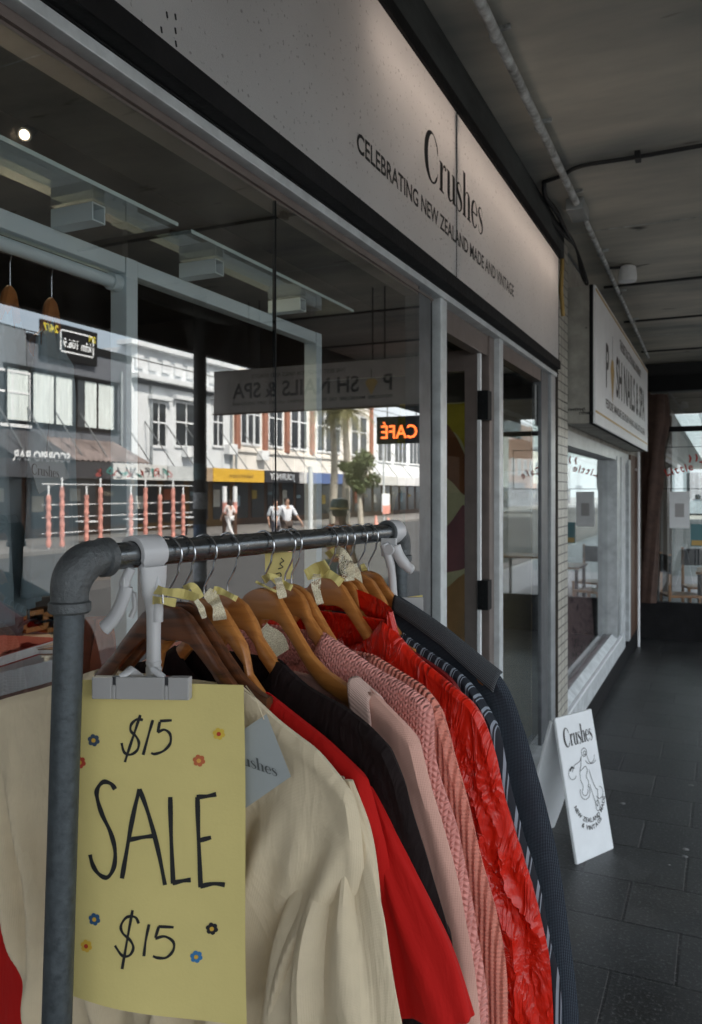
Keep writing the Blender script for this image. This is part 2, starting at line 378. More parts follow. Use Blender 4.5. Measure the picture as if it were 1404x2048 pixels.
P('door_post', MB().box((-.06,2.655,.02),(.012,2.722,2.427)), M['alu_lt'], bevel=.002)
h = MB(); h.box((-.07,2.72,2.34),(-.02,3.41,2.427)); P('door_head', h, M['bronze'], bevel=.002)
P('hinge_post', MB().box((-.08,3.385,.02),(-.012,3.462,2.427)), M['bronze'], bevel=.002)
P('door_post', MB().box((-.05,3.462,.02),(.012,3.525,2.427)), M['alu_lt'], bevel=.002)
h = MB(); h.box((-.05,4.42,GB-.06),(.0,4.60,2.427)); P('window_jamb', h, M['alu_dk'], bevel=.002)
P('seal', MB().box((-.05,4.60,.1),(-.01,4.625,2.42)), M['rubber'])
P('window_jamb', MB().box((-.05,4.625,GB-.2),(.014,4.745,2.427)), M['alu'], bevel=.002)
h = MB(); h.box((-.10,-3,.31),(.045,2.66,.36)); h.box((-.10,3.525,.31),(.045,4.745,.36)); P('window_sill', h, M['sill'], bevel=.004)
h = MB(); h.box((-.08,-3,.05),(.02,2.66,.31)); h.box((-.08,3.525,.05),(.02,4.745,.31)); P('stall_riser', h, M['sill'], bevel=.004)
P('plinth', MB().box((-.08,-6,-.0),(.006,4.745,.05)), M['blacktrim'])
# open door leaf, hinged at the far jamb and swung inwards
dl = thing('shop_door', (-.05,3.36,.03), 'brown framed glass door swung open into the shop', 'door')
d0, d1, dz0, dz1, dy = -.045, -.93, .03, 2.36, 3.33
h = MB(); h.box((d0,dy-.022,dz0),(d0-.056,dy+.022,dz1)); dst = h.build('door_stile', M['bronze'], dl, bevel=.002)
h = MB(); h.box((d1,dy-.022,dz0),(d1+.085,dy+.022,dz1)); h.build('door_stile', M['bronze'], dl, bevel=.002)
h = MB(); h.box((d0-.056,dy-.022,dz1-.09),(d1+.085,dy+.022,dz1)); h.build('top_rail', M['bronze'], dl, bevel=.002)
h = MB(); h.box((d0-.056,dy-.022,dz0),(d1+.085,dy+.022,dz0+.2)); h.build('bottom_rail', M['bronze'], dl, bevel=.002)
MB().box((d0-.054,dy-.004,dz0+.19),(d1+.083,dy+.004,dz1-.088)).build('door_glass', M['clear'], dl)
MB().box((d0+.001,dy-.026,dz0),(d0+.014,dy-.004,dz1)).build('edge_strip', M['white'], dl)
for zc in (2.12, 1.315, .30):
    h = MB(); h.box((-.043,dy-.030,zc-.062),(.004,dy+.03,zc+.062))
    for q in range(4): h.lathe([(.006,-.004),(.006,.0)], (-.022,dy-.031,zc-.045+q*.03), 8, axis='Y')
    h.build('hinge', M['rubber'], dl, bevel=.002)
# interior shell
h = MB(); h.box((-5.2,-4.2,0),(-5.1,4.79,3.1)); h.box((-5.1,-4.2,0),(-.01,-4.1,3.1)); h.box((-5.1,4.75,0),(-.09,4.80,3.1)); P('inner_wall', h, M['wallin'])
P('inner_ceiling', MB().box((-5.2,-4.2,3.0),(-.31,4.8,3.28)), M['ceilin'])
P('inner_floor', MB().box((-5.2,-4.2,-.13),(-.082,4.8,.02)), M['floorin'])
zbl = atX(215,0,.05).z; ztl = atX(755,0,.05).z; ye_l = atX(1117,640,.05).y
P('upper_wall', MB().box((-.30,-6,2.45),(-.165,4.80,3.299)).box((-.165,-6,2.45),(-.002,4.83,zbl)).box((-.165,-6,ztl),(-.002,4.83,3.299)).box((-.165,ye_l,zbl),(-.002,4.83,ztl)), M['blacktrim'])
P('side_wall', MB().box((-5.2,-6,0),(-.0,-3.0,2.44)), M['blacktrim'])
P('unseen_sun_block', MB().box((-14,-40,3.36),(-.0,4.83,5.4)), M['concrete'])  # unseen mass above the shop, added to keep sun off the pavement
# ceiling of shop: tracks
P('ceiling_track', MB().box((-1.02,-1,2.972),(-.98,4,2.9995)), M['rubber'])
# fascia sign
sg = thing('shop_sign', (.03,3,2.5), 'long pale pink shop sign above the window lettered with the shop name', 'sign')
SX = .05
zb = atX(215,0,SX).z; zt = atX(755,0,SX).z; ye = atX(1117,640,SX).y; ym = atX(913,300,SX).y
for ya_, yb_ in ((-3, ym-.003), (ym+.003, ye)):
    MB().quad([(SX,ya_,zb),(SX,yb_,zb),(SX,yb_,zt),(SX,ya_,zt)]).build('sign_panel', M['sign'], sg)
MB().box((SX-.03,ym-.014,zb),(SX-.0015,ym+.014,zt)).box((SX-.0014,ym-.0029,zb),(SX+.0004,ym+.0029,zt)).build('panel_joint', M['rubber'], sg)
h = MB(); h.box((-.16,-3,zb),(-.15,ye,zt)); h.build('back_tray', M['white'], sg)
h = MB(); h.tube([(-.06,1.95,zt-.10),(-.06,4.62,zt-.10)], .014, 10); h.build('light_tube', mat('fluorescent_tube', (1,.90,.82), .5, emit=2.3), sg)
h = MB(); h.box((-.001,-3,zb-.048),(SX+.012,ye+.004,zb)); h.build('bottom_trim', M['blacktrim'], sg, bevel=.004)
h = MB(); h.box((-.001,-3,zt),(SX+.012,ye+.004,zt+.045)); h.box((0.001,ye,zb-.048),(SX+.003,ye+.004,zt)); h.build('top_trim', M['blacktrim'], sg, bevel=.003)
h = MB(); h.box((-.001,-3,2.4495),(.026,4.8,zb-.048)); P('lintel', h, M['rubber'])
t = MB()
b0 = atX(713,292,SX); b1 = atX(1027,599,SX)
zc0 = (b0.z+b1.z)/2; hc = atX(712,251,SX).z-b0.z
fit_text(t, 'CELEBRATING NEW ZEALAND MADE AND VINTAGE', (SX,b0.y,zc0), (SX,b1.y,zc0), Z, hc*.98, bold=.018)
t.build('tagline_lettering', M['black'], sg); t = MB()
c0 = atX(848,330,SX); cb = atX(868,371,SX); c1 = atX(966,478,SX)
xh = (atX(868,371-142,SX).z-cb.z)/1.6
put_serif(t, (SX,c0.y,cb.z+.004), (SX,c1.y,cb.z+.004), Z, (atX(860,262,SX).z-atX(866,370,SX).z)/1.63)
t.build('name_lettering', M['black'], sg)
h = MB()
for u, v in ((322,60),(333,30),(350,34),(350,62),(351,88)):
    p = atX(u,v,SX); h.obox(p+XV*.0012, (.001,0,0), (0,.0012,0), (0,-.0012,.0045))
h.build('chip_mark', M['black'], sg)
# cornice between sign and canopy
P('cornice', MB().box((0,-3,zt+.047),(.050,4.83,3.298)), mat('dark_weathered_board', (.055,.062,.062), .8, var=.5, vs=7, bump=.4, bs=30, stretch=(1,.3,1)), bevel=.006)

# tiled pillar
tp = MB(); tp.box((-.10,4.838,0),(.012,5.168,3.298)); pil = tp.build('tiled_pillar', M['tiles'])
tag(pil, 'narrow pillar faced in small cream tiles between the two shopfronts', 'pillar')
cb_ = MB(); cb_.tube([(.03,4.86,3.2),(.035,4.845,3.10),(.03,4.835,2.95),(.04,4.85,2.80)], .012, 8)
tag(cb_.build('cable', M['gold'], smooth=True), 'yellow sheathed cable hanging at the top of the tiled pillar', 'cable')
h = MB()
for k in range(3):
    h.tube(cr([(.03,4.3+k*.02,3.25),(.08,4.7,3.26-k*.02),(.10,4.95,3.22),(.10+k*.02,5.12,3.12-k*.03),(.12,5.17,3.06)],6), .007, 6)
tag(h.build('cable', M['joint'], smooth=True), 'bundle of dark cables looping between the two signs under the canopy', 'cable')

# ------------------------------------------------------------------ nail salon
ns = thing('nail_salon', (0,7,0), 'nail salon shopfront with a long window and pale sill, past the tiled pillar', 'shop')
PX = -.10
pane(ns, 5.20, 8.0, .40, 2.10, PX)
h = MB(); h.box((PX-.05,5.17,2.06),(-.02,9.1,2.16)); P('head_frame', h, M['alu'], ns, bevel=.003)
P('window_jamb', MB().box((-.09,5.168,.39),(-.055,5.20,2.1)), M['alu'], ns, bevel=.003); P('window_jamb', MB().box((PX-.05,8.0,.36),(-.01,8.25,2.1)), M['alu'], ns, bevel=.003)
h = MB(); h.box((PX-.05,8.25,.05),(-.0,8.60,2.1)); h.box((PX-.05,8.95,.05),(.0,9.12,2.1)); P('door_frame', h, M['sill'], ns, bevel=.003)
P('door_panel', MB().box((PX-.02,8.6,.05),(PX,8.95,2.1)), M['alu_dk'], ns)
h = MB(); h.prism([(-.15,5.168,.36),(-.06,5.168,.395),(.0,5.168,.33),(.0,5.168,.17),(-.15,5.168,.17)], (0,3.08,0)); P('window_sill', h, M['sill'], ns, bevel=.004)
h = MB(); h.box((-.02,5.168,.325),(.012,8.24,.345)); P('sill_nosing', h, M['white'], ns, bevel=.003)
P('plinth', MB().box((-.15,5.168,0),(.004,10.18,.169)), M['blacktrim'], ns)
h = MB(); h.box((-5,5.17,2.16),(-.02,10.2,3.3)); P('upper_wall', h, M['concrete'], ns)
P('inner_wall', MB().box((-5,5.17,0),(-4.9,10.2,2.16)).box((-4.9,10.0,0),(-.12,10.1,2.16)).box((-4.9,5.17,0),(-.12,5.19,2.16)), M['wallin'], ns)
P('inner_floor', MB().box((-5,5.17,-.12),(-.151,10.2,.02)), M['floorin'], ns)
P('unseen_sun_block', MB().box((-14,4.84,3.36),(-.0,60,5.0)), M['white'], ns)  # same unseen mass over the salon, its height set for sun on the road
# patterned cloth over a table inside the salon window
mp_, N_, L_, b_ = newmat('leopard_cloth'); v_ = N_.new('ShaderNodeTexVoronoi'); v_.inputs['Scale'].default_value = 14
tc_ = N_.new('ShaderNodeTexCoord'); L_.new(tc_.outputs['Object'], v_.inputs[0]); r_ = N_.new('ShaderNodeValToRGB'); L_.new(v_.outputs[0], r_.inputs[0])
r_.color_ramp.elements[0].color = (.03,.02,.02,1); r_.color_ramp.elements[0].position = .28; r_.color_ramp.elements[1].color = (.33,.22,.22,1); r_.color_ramp.elements[1].position = .36
L_.new(r_.outputs[0], b_.inputs['Base Color']); b_.inputs['Roughness'].default_value = .9
tb = MB(); n = 60; rows = []
for i in range(22):
    row = []
    for j in range(n):
        q = 2*math.pi*j/n; cx, cy = math.cos(q), math.sin(q); sq = 1/max(abs(cx), abs(cy))**.8
        f = min(1, i/8); r0 = f; drop = max(0, i-8)/13
        fold = 1+.06*drop*math.sin(9*q)
        row.append((-.62+.40*cx*sq*r0*fold*(1+.12*drop), 6.75+1.25*cy*sq*r0*fold, 1.12-.85*drop))
    rows.append(row)
tb.grid(rows, close=True); tag(tb.build('tablecloth', mp_, smooth=True), 'pinkish brown animal print cloth over a table inside the salon window', 'tablecloth')
# salon sign box
ps = thing('sign_box', (.09,7,2.2), 'deep nail salon box sign with white face and grey side, jutting from its wall', 'sign', )
PSX = .178; s0, s1 = 5.18, 9.04; z0, z1 = 2.185, 3.05
h = MB(); h.box((.0,s0,z0),(PSX-.012,s1,z1)); h.build('sign_case', M['concrete'], ps, bevel=.004)
h = MB(); h.box((PSX-.035,s0-.003,z0-.003),(PSX-.012,s1+.003,z1+.003)); h.build('case_edge', M['blacktrim'], ps)
h = MB(); h.box((PSX-.012,s0,z0),(PSX,s1,z1)); h.build('sign_face', M['offwhite'], ps)
h = MB(); h.box((PSX,s0+.02,z1-.03),(PSX+.004,s1-.02,z1-.018)); h.box((PSX,s0+.02,z0+.07),(PSX+.004,s1-.02,z0+.082)); h.build('gold_line', M['gold'], ps)
def nail_text(mb, gd, org, rx, W, H, sc=1):
    """org bottom-left of the sign, rx along it; W,H its size"""
    org, rx = Vector(org), Vector(rx)
    def q(a, b): return org + rx*(a*W) + Z*(b*H)
    fit_text(mb, 'THE BEST PLACE FOR NAILS AND BEAUTY', q(.34,.78), q(.80,.78), Z, H*.09, bold=.01)
    fit_text(mb, 'P', q(.13,.34), q(.17,.34), Z, H*.34, bold=.02)
    fit_text(mb, 'SH NAILS & SPA', q(.28,.34), q(.90,.34), Z, H*.34, bold=.02)
    fit_text(mb, 'PEDICURE  MANICURE  GEL POLISH  WAXING  LASHES  GIFT VOUCHERS', q(.13,.17), q(.90,.17), Z, H*.07, bold=.01)
    n = rx.cross(Z)*.0016
    c = q(.222,.44); gd.quad([c-rx*(.028*W)+Z*.12*H*.6+n, c-Z*.20*H+n, c+rx*(.028*W)+Z*.12*H*.6+n, c+rx*(.014*W)+Z*.16*H+n, c-rx*(.014*W)+Z*.16*H+n])
    mb.quad([q(.220,.60)+n, q(.224,.60)+n, q(.224,.80)+n, q(.220,.80)+n])
t = MB(); g_ = MB(); nail_text(t, g_, (PSX,s0,z0), YV, s1-s0, z1-z0); t.build('lettering', M['black'], ps); g_.build('gem_emblem', M['gold'], ps)
h = MB()
for (a, b) in ((1138,822),(1160,829)):
    for k in range(7):
        u = a+k*4.6*(1 if a < 1150 else .8); p = atY(u, b, s0-.0045); vs, fs = ribbon2d([(0,0),(.006*random.uniform(-1,1),.012),(.008,.024*random.uniform(.5,1)),(.014,.004)], .0045)
        put2d(h, vs, fs, (p.x, s0-.004, p.z), XV, Z, 0, .0012)
h.build('scribble', M['black'], ps)
# white downpipe, timber post and rolled blind at the corner with the cafe
h = MB(); h.tube([(.035,9.62,0),(.035,9.62,2.15),(.03,9.6,2.3)], .016, 10); h.tube([(.035,9.62,2.0),(-.02,9.62,2.02)], .012, 8)
tag(h.build('downpipe', M['white'], smooth=True), 'thin white downpipe on the wall past the salon door', 'pipe')
P('end_pier', MB().box((-.2,9.12,.169),(.0,10.18,2.16)), M['brown'], ns, bevel=.003)

# ------------------------------------------------------------------ cafe end wall (faces back along the pavement)
cf = thing('cafe_building', (1.1,10.2,0), 'cafe with a glass end wall across the pavement, red lettering on the glass', 'cafe')
EY = 10.2; EX = 2.3
def epane(x0, x1, z0, z1, Y, par=cf):
    g = MB(); g.quad([(x0,Y,z0),(x1,Y,z0),(x1,Y,z1),(x0,Y,z1)], 0); t = .008
    g.quad([(x0,Y+t,z0),(x1,Y+t,z0),(x1,Y+t,z1),(x0,Y+t,z1)], 1); P('window_pane', g, [M['glass'], M['glass_in']], par)
epane(.12, EX-.06, .45, 2.47, EY); epane(.12, EX-.06, 2.53, 2.95, EY)
P('base_wall', MB().box((-.05,EY-.04,0),(EX,EY+.05,.45)), M['blacktrim'], cf)
P('transom', MB().box((.05,EY-.03,2.47),(EX,EY+.04,2.53)), M['rubber'], cf)
P('header', MB().box((-.05,EY-.06,2.95),(EX,EY+.06,3.13)), M['rubber'], cf)
P('corner_post', MB().box((EX-.06,EY-.03,.45),(EX,EY+.04,2.95)), M['rubber'], cf)
P('timber_post', MB().box((.02,EY-.05,.45),(.12,EY+.05,2.95)), M['brown'], cf, bevel=.005)
P('inner_floor', MB().box((-3,EY+.05,-.12),(EX,15,.02)), M['floorin'], cf)
P('back_wall', MB().box((-3,15,0),(.1,15.1,3.1)).box((-3,EY+.06,0),(-2.9,15,3.1)), M['wallin'], cf)
P('side_glass', MB().box((EX-.008,EY+.05,.6),(EX,15,2.95)).box((.1,15.02,.3),(EX,15.03,3.1)), M['clear'], cf)
P('inner_ceiling', MB().box((-3,EY+.06,3.12),(EX,15.1,3.25)), M['ceilin'], cf)
t = MB()
# arched red lettering
word = 'Little Turkish Cafe'; n = len(word); xa, xb = .30, 1.42; zc = 1.93
tot = 0; gl_ = []
for ch in word:
    if ch == ' ': gl_.append((None, None, .5)); continue
    vs, fs = text_bits(ch, 1, .02); x0 = min(a for a, b in vs); x1 = max(a for a, b in vs); gl_.append(([(a-x0, b) for a, b in vs], fs, (x1-x0)+.14))
tot = sum(g[2] for g in gl_); k = (xb-xa)/tot; x = xa
for vs, fs, wd in gl_:
    m_ = ((x+wd*k/2)-(xa+xb)/2)/((xb-xa)/2); ang = -m_*.42; zz = zc+.10*(1-m_*m_)
    if vs:
        rx = Vector((math.cos(ang),0,math.sin(ang))); up = Vector((-math.sin(ang),0,math.cos(ang)))
        put2d(t, [(a*k, b*k*1.15) for a, b in vs], fs, (x, EY-.001, zz), rx, up, 0, .003)
    x += wd*k
for a in (.55,.62,.70,1.0,1.07,1.15):
    vs, fs = ribbon2d([(0,0,.018),(.01,.05,.022),(-.004,.09,.016)]); put2d(t, vs, fs, (a,EY-.001,2.13+.03*math.sin(a*9)), XV, Z, 0, .003)
t.build('lettering', M['red'], cf)
h = MB()
for a, b in (((.22,1.79),(1.52,1.797)),((.22,2.283),(1.52,2.29)),((.22,1.79),(.227,2.29)),((1.513,1.79),(1.52,2.29))): h.box((a[0],EY-.006,a[1]),(b[0],EY-.002,b[1]))
h.build('border_line', M['rubber'], cf)
ntc = MB().box((.33,EY-.006,1.33),(.55,EY-.003,1.76)); ntc = ntc.build('paper_notice', M['offwhite']); tag(ntc, 'white paper notice taped to the cafe end window', 'notice')
h = MB().box((.39,EY-.0075,1.46),(.49,EY-.0062,1.62)); h.build('printed_picture', M['plastic_g'], ntc)
h = MB().box((.56,EY-.006,1.12),(.70,EY-.003,1.38)); nb = h.build('poster', mat('teal_paper', (.10,.22,.24), .7)); tag(nb, 'small teal and yellow poster low on the cafe end window', 'poster')
MB().box((.57,EY-.0075,1.13),(.69,EY-.0062,1.19)).build('yellow_band', M['gold'], nb)
# rolled brown blind / drape in the corner
rows = []
for i in range(26):
    f = i/25; zz = 2.9-f*2.45; wdt = .085+.05*math.exp(-((f-.12)/.12)**2)+.03*math.exp(-((f-.42)/.08)**2); cx = .20-.10*f
    rows.append([(cx+wdt*math.cos(q)*(1+.18*math.sin(5*q+f*9)), EY-.14+wdt*.7*math.sin(q)*(1+.18*math.sin(4*q+f*6)), zz) for q in [2*math.pi*j/28 for j in range(28)]])
dr = MB().grid(rows, close=True).build('rolled_drape', mat('brown_canvas', (.07,.040,.030), .85, var=.4, vs=9), smooth=True)
tag(dr, 'rolled brown canvas drape hanging in the corner beside the cafe end window', 'drape')
# cafe tables and chairs
def cafe_table(x, y, lab):
    r = thing('cafe_table', (x,y,.02), lab, 'table', 'tables inside the cafe')
    h = MB(); h.local = True; h.box((-.35,-.35,.72),(.35,.35,.75)); h.build('table_top', mat('light_timber', (.45,.26,.13), .45, var=.3, vs=6), r, bevel=.005)
    for a in (-1,1):
        for b in (-1,1):
            h = MB(); h.local = True; h.box((a*.31-.02,b*.31-.02,0),(a*.31+.02,b*.31+.02,.72)); h.build('leg', M['rubber'], r)
def cafe_chair(x, y, rz, lab):
    r = thing('cafe_chair', (x,y,.02), lab, 'chair', 'chairs inside the cafe', rz)
    wd = mat('chair_timber', (.42,.20,.08), .45)
    h = MB(); h.local = True; h.box((-.2,-.2,.43),(.2,.2,.46)); h.build('seat', wd, r, bevel=.006)
    h = MB(); h.local = True; h.box((-.2,.17,.72),(.2,.2,.95)); h.build('backrest', M['blacktrim'], r, bevel=.006)
    for a in (-1,1):
        h = MB(); h.local = True; h.box((a*.18-.016,.17,0),(a*.18+.016,.2,.97)); h.build('leg', wd, r)
        h = MB(); h.local = True; h.box((a*.18-.016,-.19,0),(a*.18+.016,-.16,.43)); h.build('leg', wd, r)
cafe_table(.95, 11.1, 'timber topped cafe table just inside the end window')
cafe_chair(.42, 10.85, R(110), 'timber chair with a dark back, left of the cafe table')
cafe_chair(.62, 11.9, R(15), 'dark backed chair behind the cafe table')
cafe_table(1.9, 12.6, 'second timber cafe table further inside by the street side')

# ------------------------------------------------------------------ canopy over the pavement
cn = thing('canopy', (1.5,2,3.3), 'flat painted canopy roof over the pavement with dark joints', 'canopy')
MB().box((.0,-8,3.30),(3.0,17,3.355)).build('soffit', M['soffit'], cn)
MB().box((2.98,-8.02,2.89),(3.06,17.02,3.42)).build('front_fascia', M['joint'], cn, bevel=.01)
for yj, w_ in ((-1.2,.03),(1.3,.03),(6.25,.028),(7.60,.03),(9.3,.03),(12,.04),(14.5,.04)):
    MB().box((.09,yj,3.286),(2.97,yj+w_,3.2995)).build('joint_strip', M['joint'], cn)
for yj in (2.1, 4.9, 8.4): 
    MB().box((.09,yj,3.2975),(2.97,yj+.006,3.2995)).build('joint_strip', M['conduit'], cn)
h = MB(); h.box((.0,10.25,2.95),(3,10.4,3.29)); h.build('cross_beam', M['joint'], cn)
# black cable across the soffit
h = MB(); pts = [(.10,3.99,3.285),(.2,3.93,3.28)]+[(.3+.25*i,3.86+.004*math.sin(i*2.1),3.282) for i in range(11)]
h.tube(cr(pts,5), .010, 8)
for i in (1,4,7): h.box((.3+.25*i-.012,3.83,3.264),(.3+.25*i+.012,3.89,3.299))
h.tube(cr([(.10,3.99,3.285),(.075,4.15,3.27),(.09,4.4,3.26),(.085,4.8,3.24)],5), .012, 8)
tag(h.build('soffit_cable', M['joint'], smooth=True), 'black cable running across the canopy soffit and back along the wall', 'cable')
# pale conduit along the soffit
cdt = thing('conduit', (.2,5,3.27), 'pale chalky conduit pipe running along the canopy soffit', 'pipe')
h = MB(); h.tube([(.235,.4,3.272),(.205,4.35,3.268)], .0175, 12); h.tube([(.205,4.5,3.272),(.14,9.6,3.272)], .016, 12); h.build('pipe', M['conduit'], cdt, smooth=True)
for y in (2.62,3.35,4.2,5.3,6.4,7.5): 
    h = MB(); x = .235-.0076*(y-.4)-.003; h.tube([(x,y-.008,3.27),(x,y+.008,3.27)], .021, 12); h.box((x,y-.006,3.284),(x+.05,y+.006,3.2995)); h.build('saddle_clip', M['conduit'], cdt)
h = MB(); h.box((.15,4.30,3.235),(.24,4.52,3.298)); h.build('junction_box', M['alu'], cdt, bevel=.006)
# camera / sensor
sc = thing('soffit_light', (.30,5.72,3.25), 'white round fitting fixed to the soffit beside the conduit', 'ceiling light')
h = MB(); h.lathe([(.028,0),(.055,-.02),(.062,-.09),(.058,-.115),(.03,-.12)], (.315,5.72,3.298), 20); h.build('lamp_body', M['white'], sc, smooth=True)
h = MB(); h.tube([(.19,5.66,3.275),(.29,5.70,3.275)], .01, 8); h.build('bracket', M['joint'], sc)
# post carrying the canopy edge
pp = mir(400,900,2.85)
cp = thing('canopy_post', (2.85,pp.y,0), 'dark round post carrying the street edge of the canopy, seen in the window', 'post')
h = MB(); h.tube([(2.85,pp.y,0),(2.85,pp.y,3.3)], .052, 16); h.build('shaft', M['joint'], cp, smooth=True)
for k, (a, b, c_) in enumerate(((1.3,1.5,(.10,.16,.25)),(1.62,1.75,(.5,.5,.5)),(1.85,1.98,(.15,.22,.22)),(1.05,1.2,(.4,.42,.45)))):
    h = MB(); h.tube([(2.85,pp.y,a),(2.85,pp.y,b)], .0535, 16); h.build('sticker', mat('sticker_paper', c_, .6, var=.5, vs=30), cp)
# hanging signs under the canopy
hs = thing('hanging_sign', (2,5.5,2.75), 'wide brown box sign of the nail salon hung across the pavement, seen in the window', 'sign')
hx0, hx1, hz0, hz1 = 1.08, 2.90, 2.395, 2.745
MB().box((hx0,5.5,hz0),(hx1,5.62,hz1)).build('sign_case', mat('aged_sign_face', (.42,.38,.34), .6, var=.15, vs=4), hs, bevel=.006)
MB().box((hx0-.01,5.49,hz0-.01),(hx1+.01,5.53,hz0)).build('bottom_edge', M['brown'], hs)
t = MB(); g_ = MB(); nail_text(t, g_, (hx0,5.5,hz0), XV, hx1-hx0, hz1-hz0); t.build('lettering', M['black'], hs); g_.build('gem_emblem', M['gold'], hs)
for x in (1.4,1.5,2.5,2.6):
    MB().tube([(x,5.56,hz1),(x,5.56,3.3)], .006, 6).build('hanger_rod', M['joint'], hs)
ca = thing('hanging_sign', (2.4,8.5,2.6), 'small black box sign with glowing orange CAFÉ letters, seen in the window', 'sign')
a, b = mir(765,860,0), 0
MB().box((2.15,8.5,2.31),(2.72,8.58,2.62)).build('sign_case', M['rubber'], ca, bevel=.005)
t = MB(); fit_text(t, 'CAFÉ', (2.22,8.5,2.37), (2.66,8.5,2.37), Z, .15, bold=.01, lift=.004); t.build('lettering', mat('orange_neon', (1,.16,.03), .5, emit=2.2), ca)
for x in (2.25,2.6): MB().tube([(x,8.54,2.62),(x,8.54,3.3)], .006, 6).build('hanger_rod', M['joint'], ca)
# ================================================================== CLOTHES RACK
def woodmat(name, c1, c2, rough=.3):
    m, N, L, b = newmat(name); tc = N.new('ShaderNodeTexCoord'); mp = N.new('ShaderNodeMapping'); L.new(tc.outputs['Object'], mp.inputs[0]); mp.inputs['Scale'].default_value = (2.5,14,14); mp.inputs['Rotation'].default_value = (0,R(22),0)
    n = N.new('ShaderNodeTexNoise'); n.inputs['Scale'].default_value = 7; n.inputs['Detail'].default_value = 5; n.inputs['Distortion'].default_value = .8; L.new(mp.outputs[0], n.inputs[0])
    r = N.new('ShaderNodeValToRGB'); L.new(n.outputs[0], r.inputs[0]); r.color_ramp.elements[0].color = tuple(c2)+(1,); r.color_ramp.elements[0].position = .32
    r.color_ramp.elements[1].color = tuple(c1)+(1,); r.color_ramp.elements[1].position = .66
    L.new(r.outputs[0], b.inputs['Base Color']); b.inputs['Roughness'].default_value = rough; b.inputs['Coat Weight'].default_value = .35; b.inputs['Coat Roughness'].default_value = .22
    bp = N.new('ShaderNodeBump'); bp.inputs['Strength'].default_value = .08; bp.inputs['Distance'].default_value = .002; L.new(n.outputs[0], bp.inputs['Height']); L.new(bp.outputs[0], b.inputs['Normal']); return m
M['wood'] = woodmat('varnished_hanger_wood', (.54,.22,.055), (.36,.125,.028))
M['wood_pale'] = woodmat('pale_hanger_wood', (.54,.22,.055), (.42,.15,.032))
M['wood_dk'] = woodmat('dark_hanger_wood', (.15,.05,.018), (.045,.016,.007))
M['galv'] = mat('galvanised_steel', (.085,.10,.11), .48, .5, var=.35, vs=130, bump=.12, bs=160, rvar=.12)
M['rail'] = mat('worn_steel_rail', (.19,.20,.205), .27, .9, var=.4, vs=60, bump=.06, bs=220, rvar=.08, stretch=(1,.2,1))
M['iron'] = mat('cast_iron_fitting', (.13,.14,.145), .5, .6, var=.25, vs=70, bump=.35, bs=260)
M['wire'] = mat('hook_wire', (.55,.56,.58), .22, 1)
M['wire_dk'] = mat('tarnished_wire', (.10,.10,.105), .3, .9)
RZ = 1.687
A0 = Vector((.35,.564,RZ)); A1 = Vector((.426,1.21,RZ)); RD = (A1-A0).normalized(); RN = Vector((RD.y,-RD.x,0))
def onrail(s): return A0 + (A1-A0)*s
rk = thing('clothes_rack', (.39,.88,0), 'clothes rack of grey steel pipe holding the sale clothes in front of the window', 'clothes rack')
lean = Vector((-.012,-.030,0))
def pole(top, foot):
    h = MB(); h.tube([foot, top], .01345, 24); return h.build('pole', M['galv'], rk, smooth=True)
f0 = Vector((A0.x,A0.y,0))+lean*1.6; f1 = Vector((A1.x,A1.y,0))+lean*.5
t0 = A0 - Z*.036; t1 = A1 - Z*.036
pole(t0, f0); pole(t1, f1)
h = MB(); h.tube([A0+RD*.028, A1-RD*.028], .01345, 24); h.build('rail', M['rail'], rk, smooth=True)
def elbow(c, d):
    h = MB(); r = .0185; cc = c + d*.031 - Z*.031; pts = []
    for i in range(13):
        q = R(90*i/12); pts.append(cc - d*.031*math.cos(q) + Z*.031*math.sin(q))
    pts = [pts[0]-Z*.010] + pts + [pts[-1]+d*.008]
    h.tube(pts, [.0168]+[r*(.93+.10*math.sin(math.pi*i/12)) for i in range(13)]+[.0165], 24)
    for p, a in ((pts[0], -Z), (pts[-1], d)):
        h.tube([p-a*.004, p-a*.002, p+a*.006, p+a*.008], [.0165,.0192,.0192,.0172], 24)
    h.build('elbow', M['iron'], rk, smooth=True)
elbow(A0, RD); elbow(A1, -RD)
for f in (f0, f1):
    h = MB(); h.tube([f-RN*.28+Z*.03, f+RN*.28+Z*.03], .0135, 14); h.tube([f+Z*.0, f+Z*.07], .019, 14); h.build('foot', M['galv'], rk, smooth=True)
h = MB(); h.tube([f0+Z*.05, f1+Z*.05], .0135, 14); h.build('base_rail', M['galv'], rk, smooth=True)

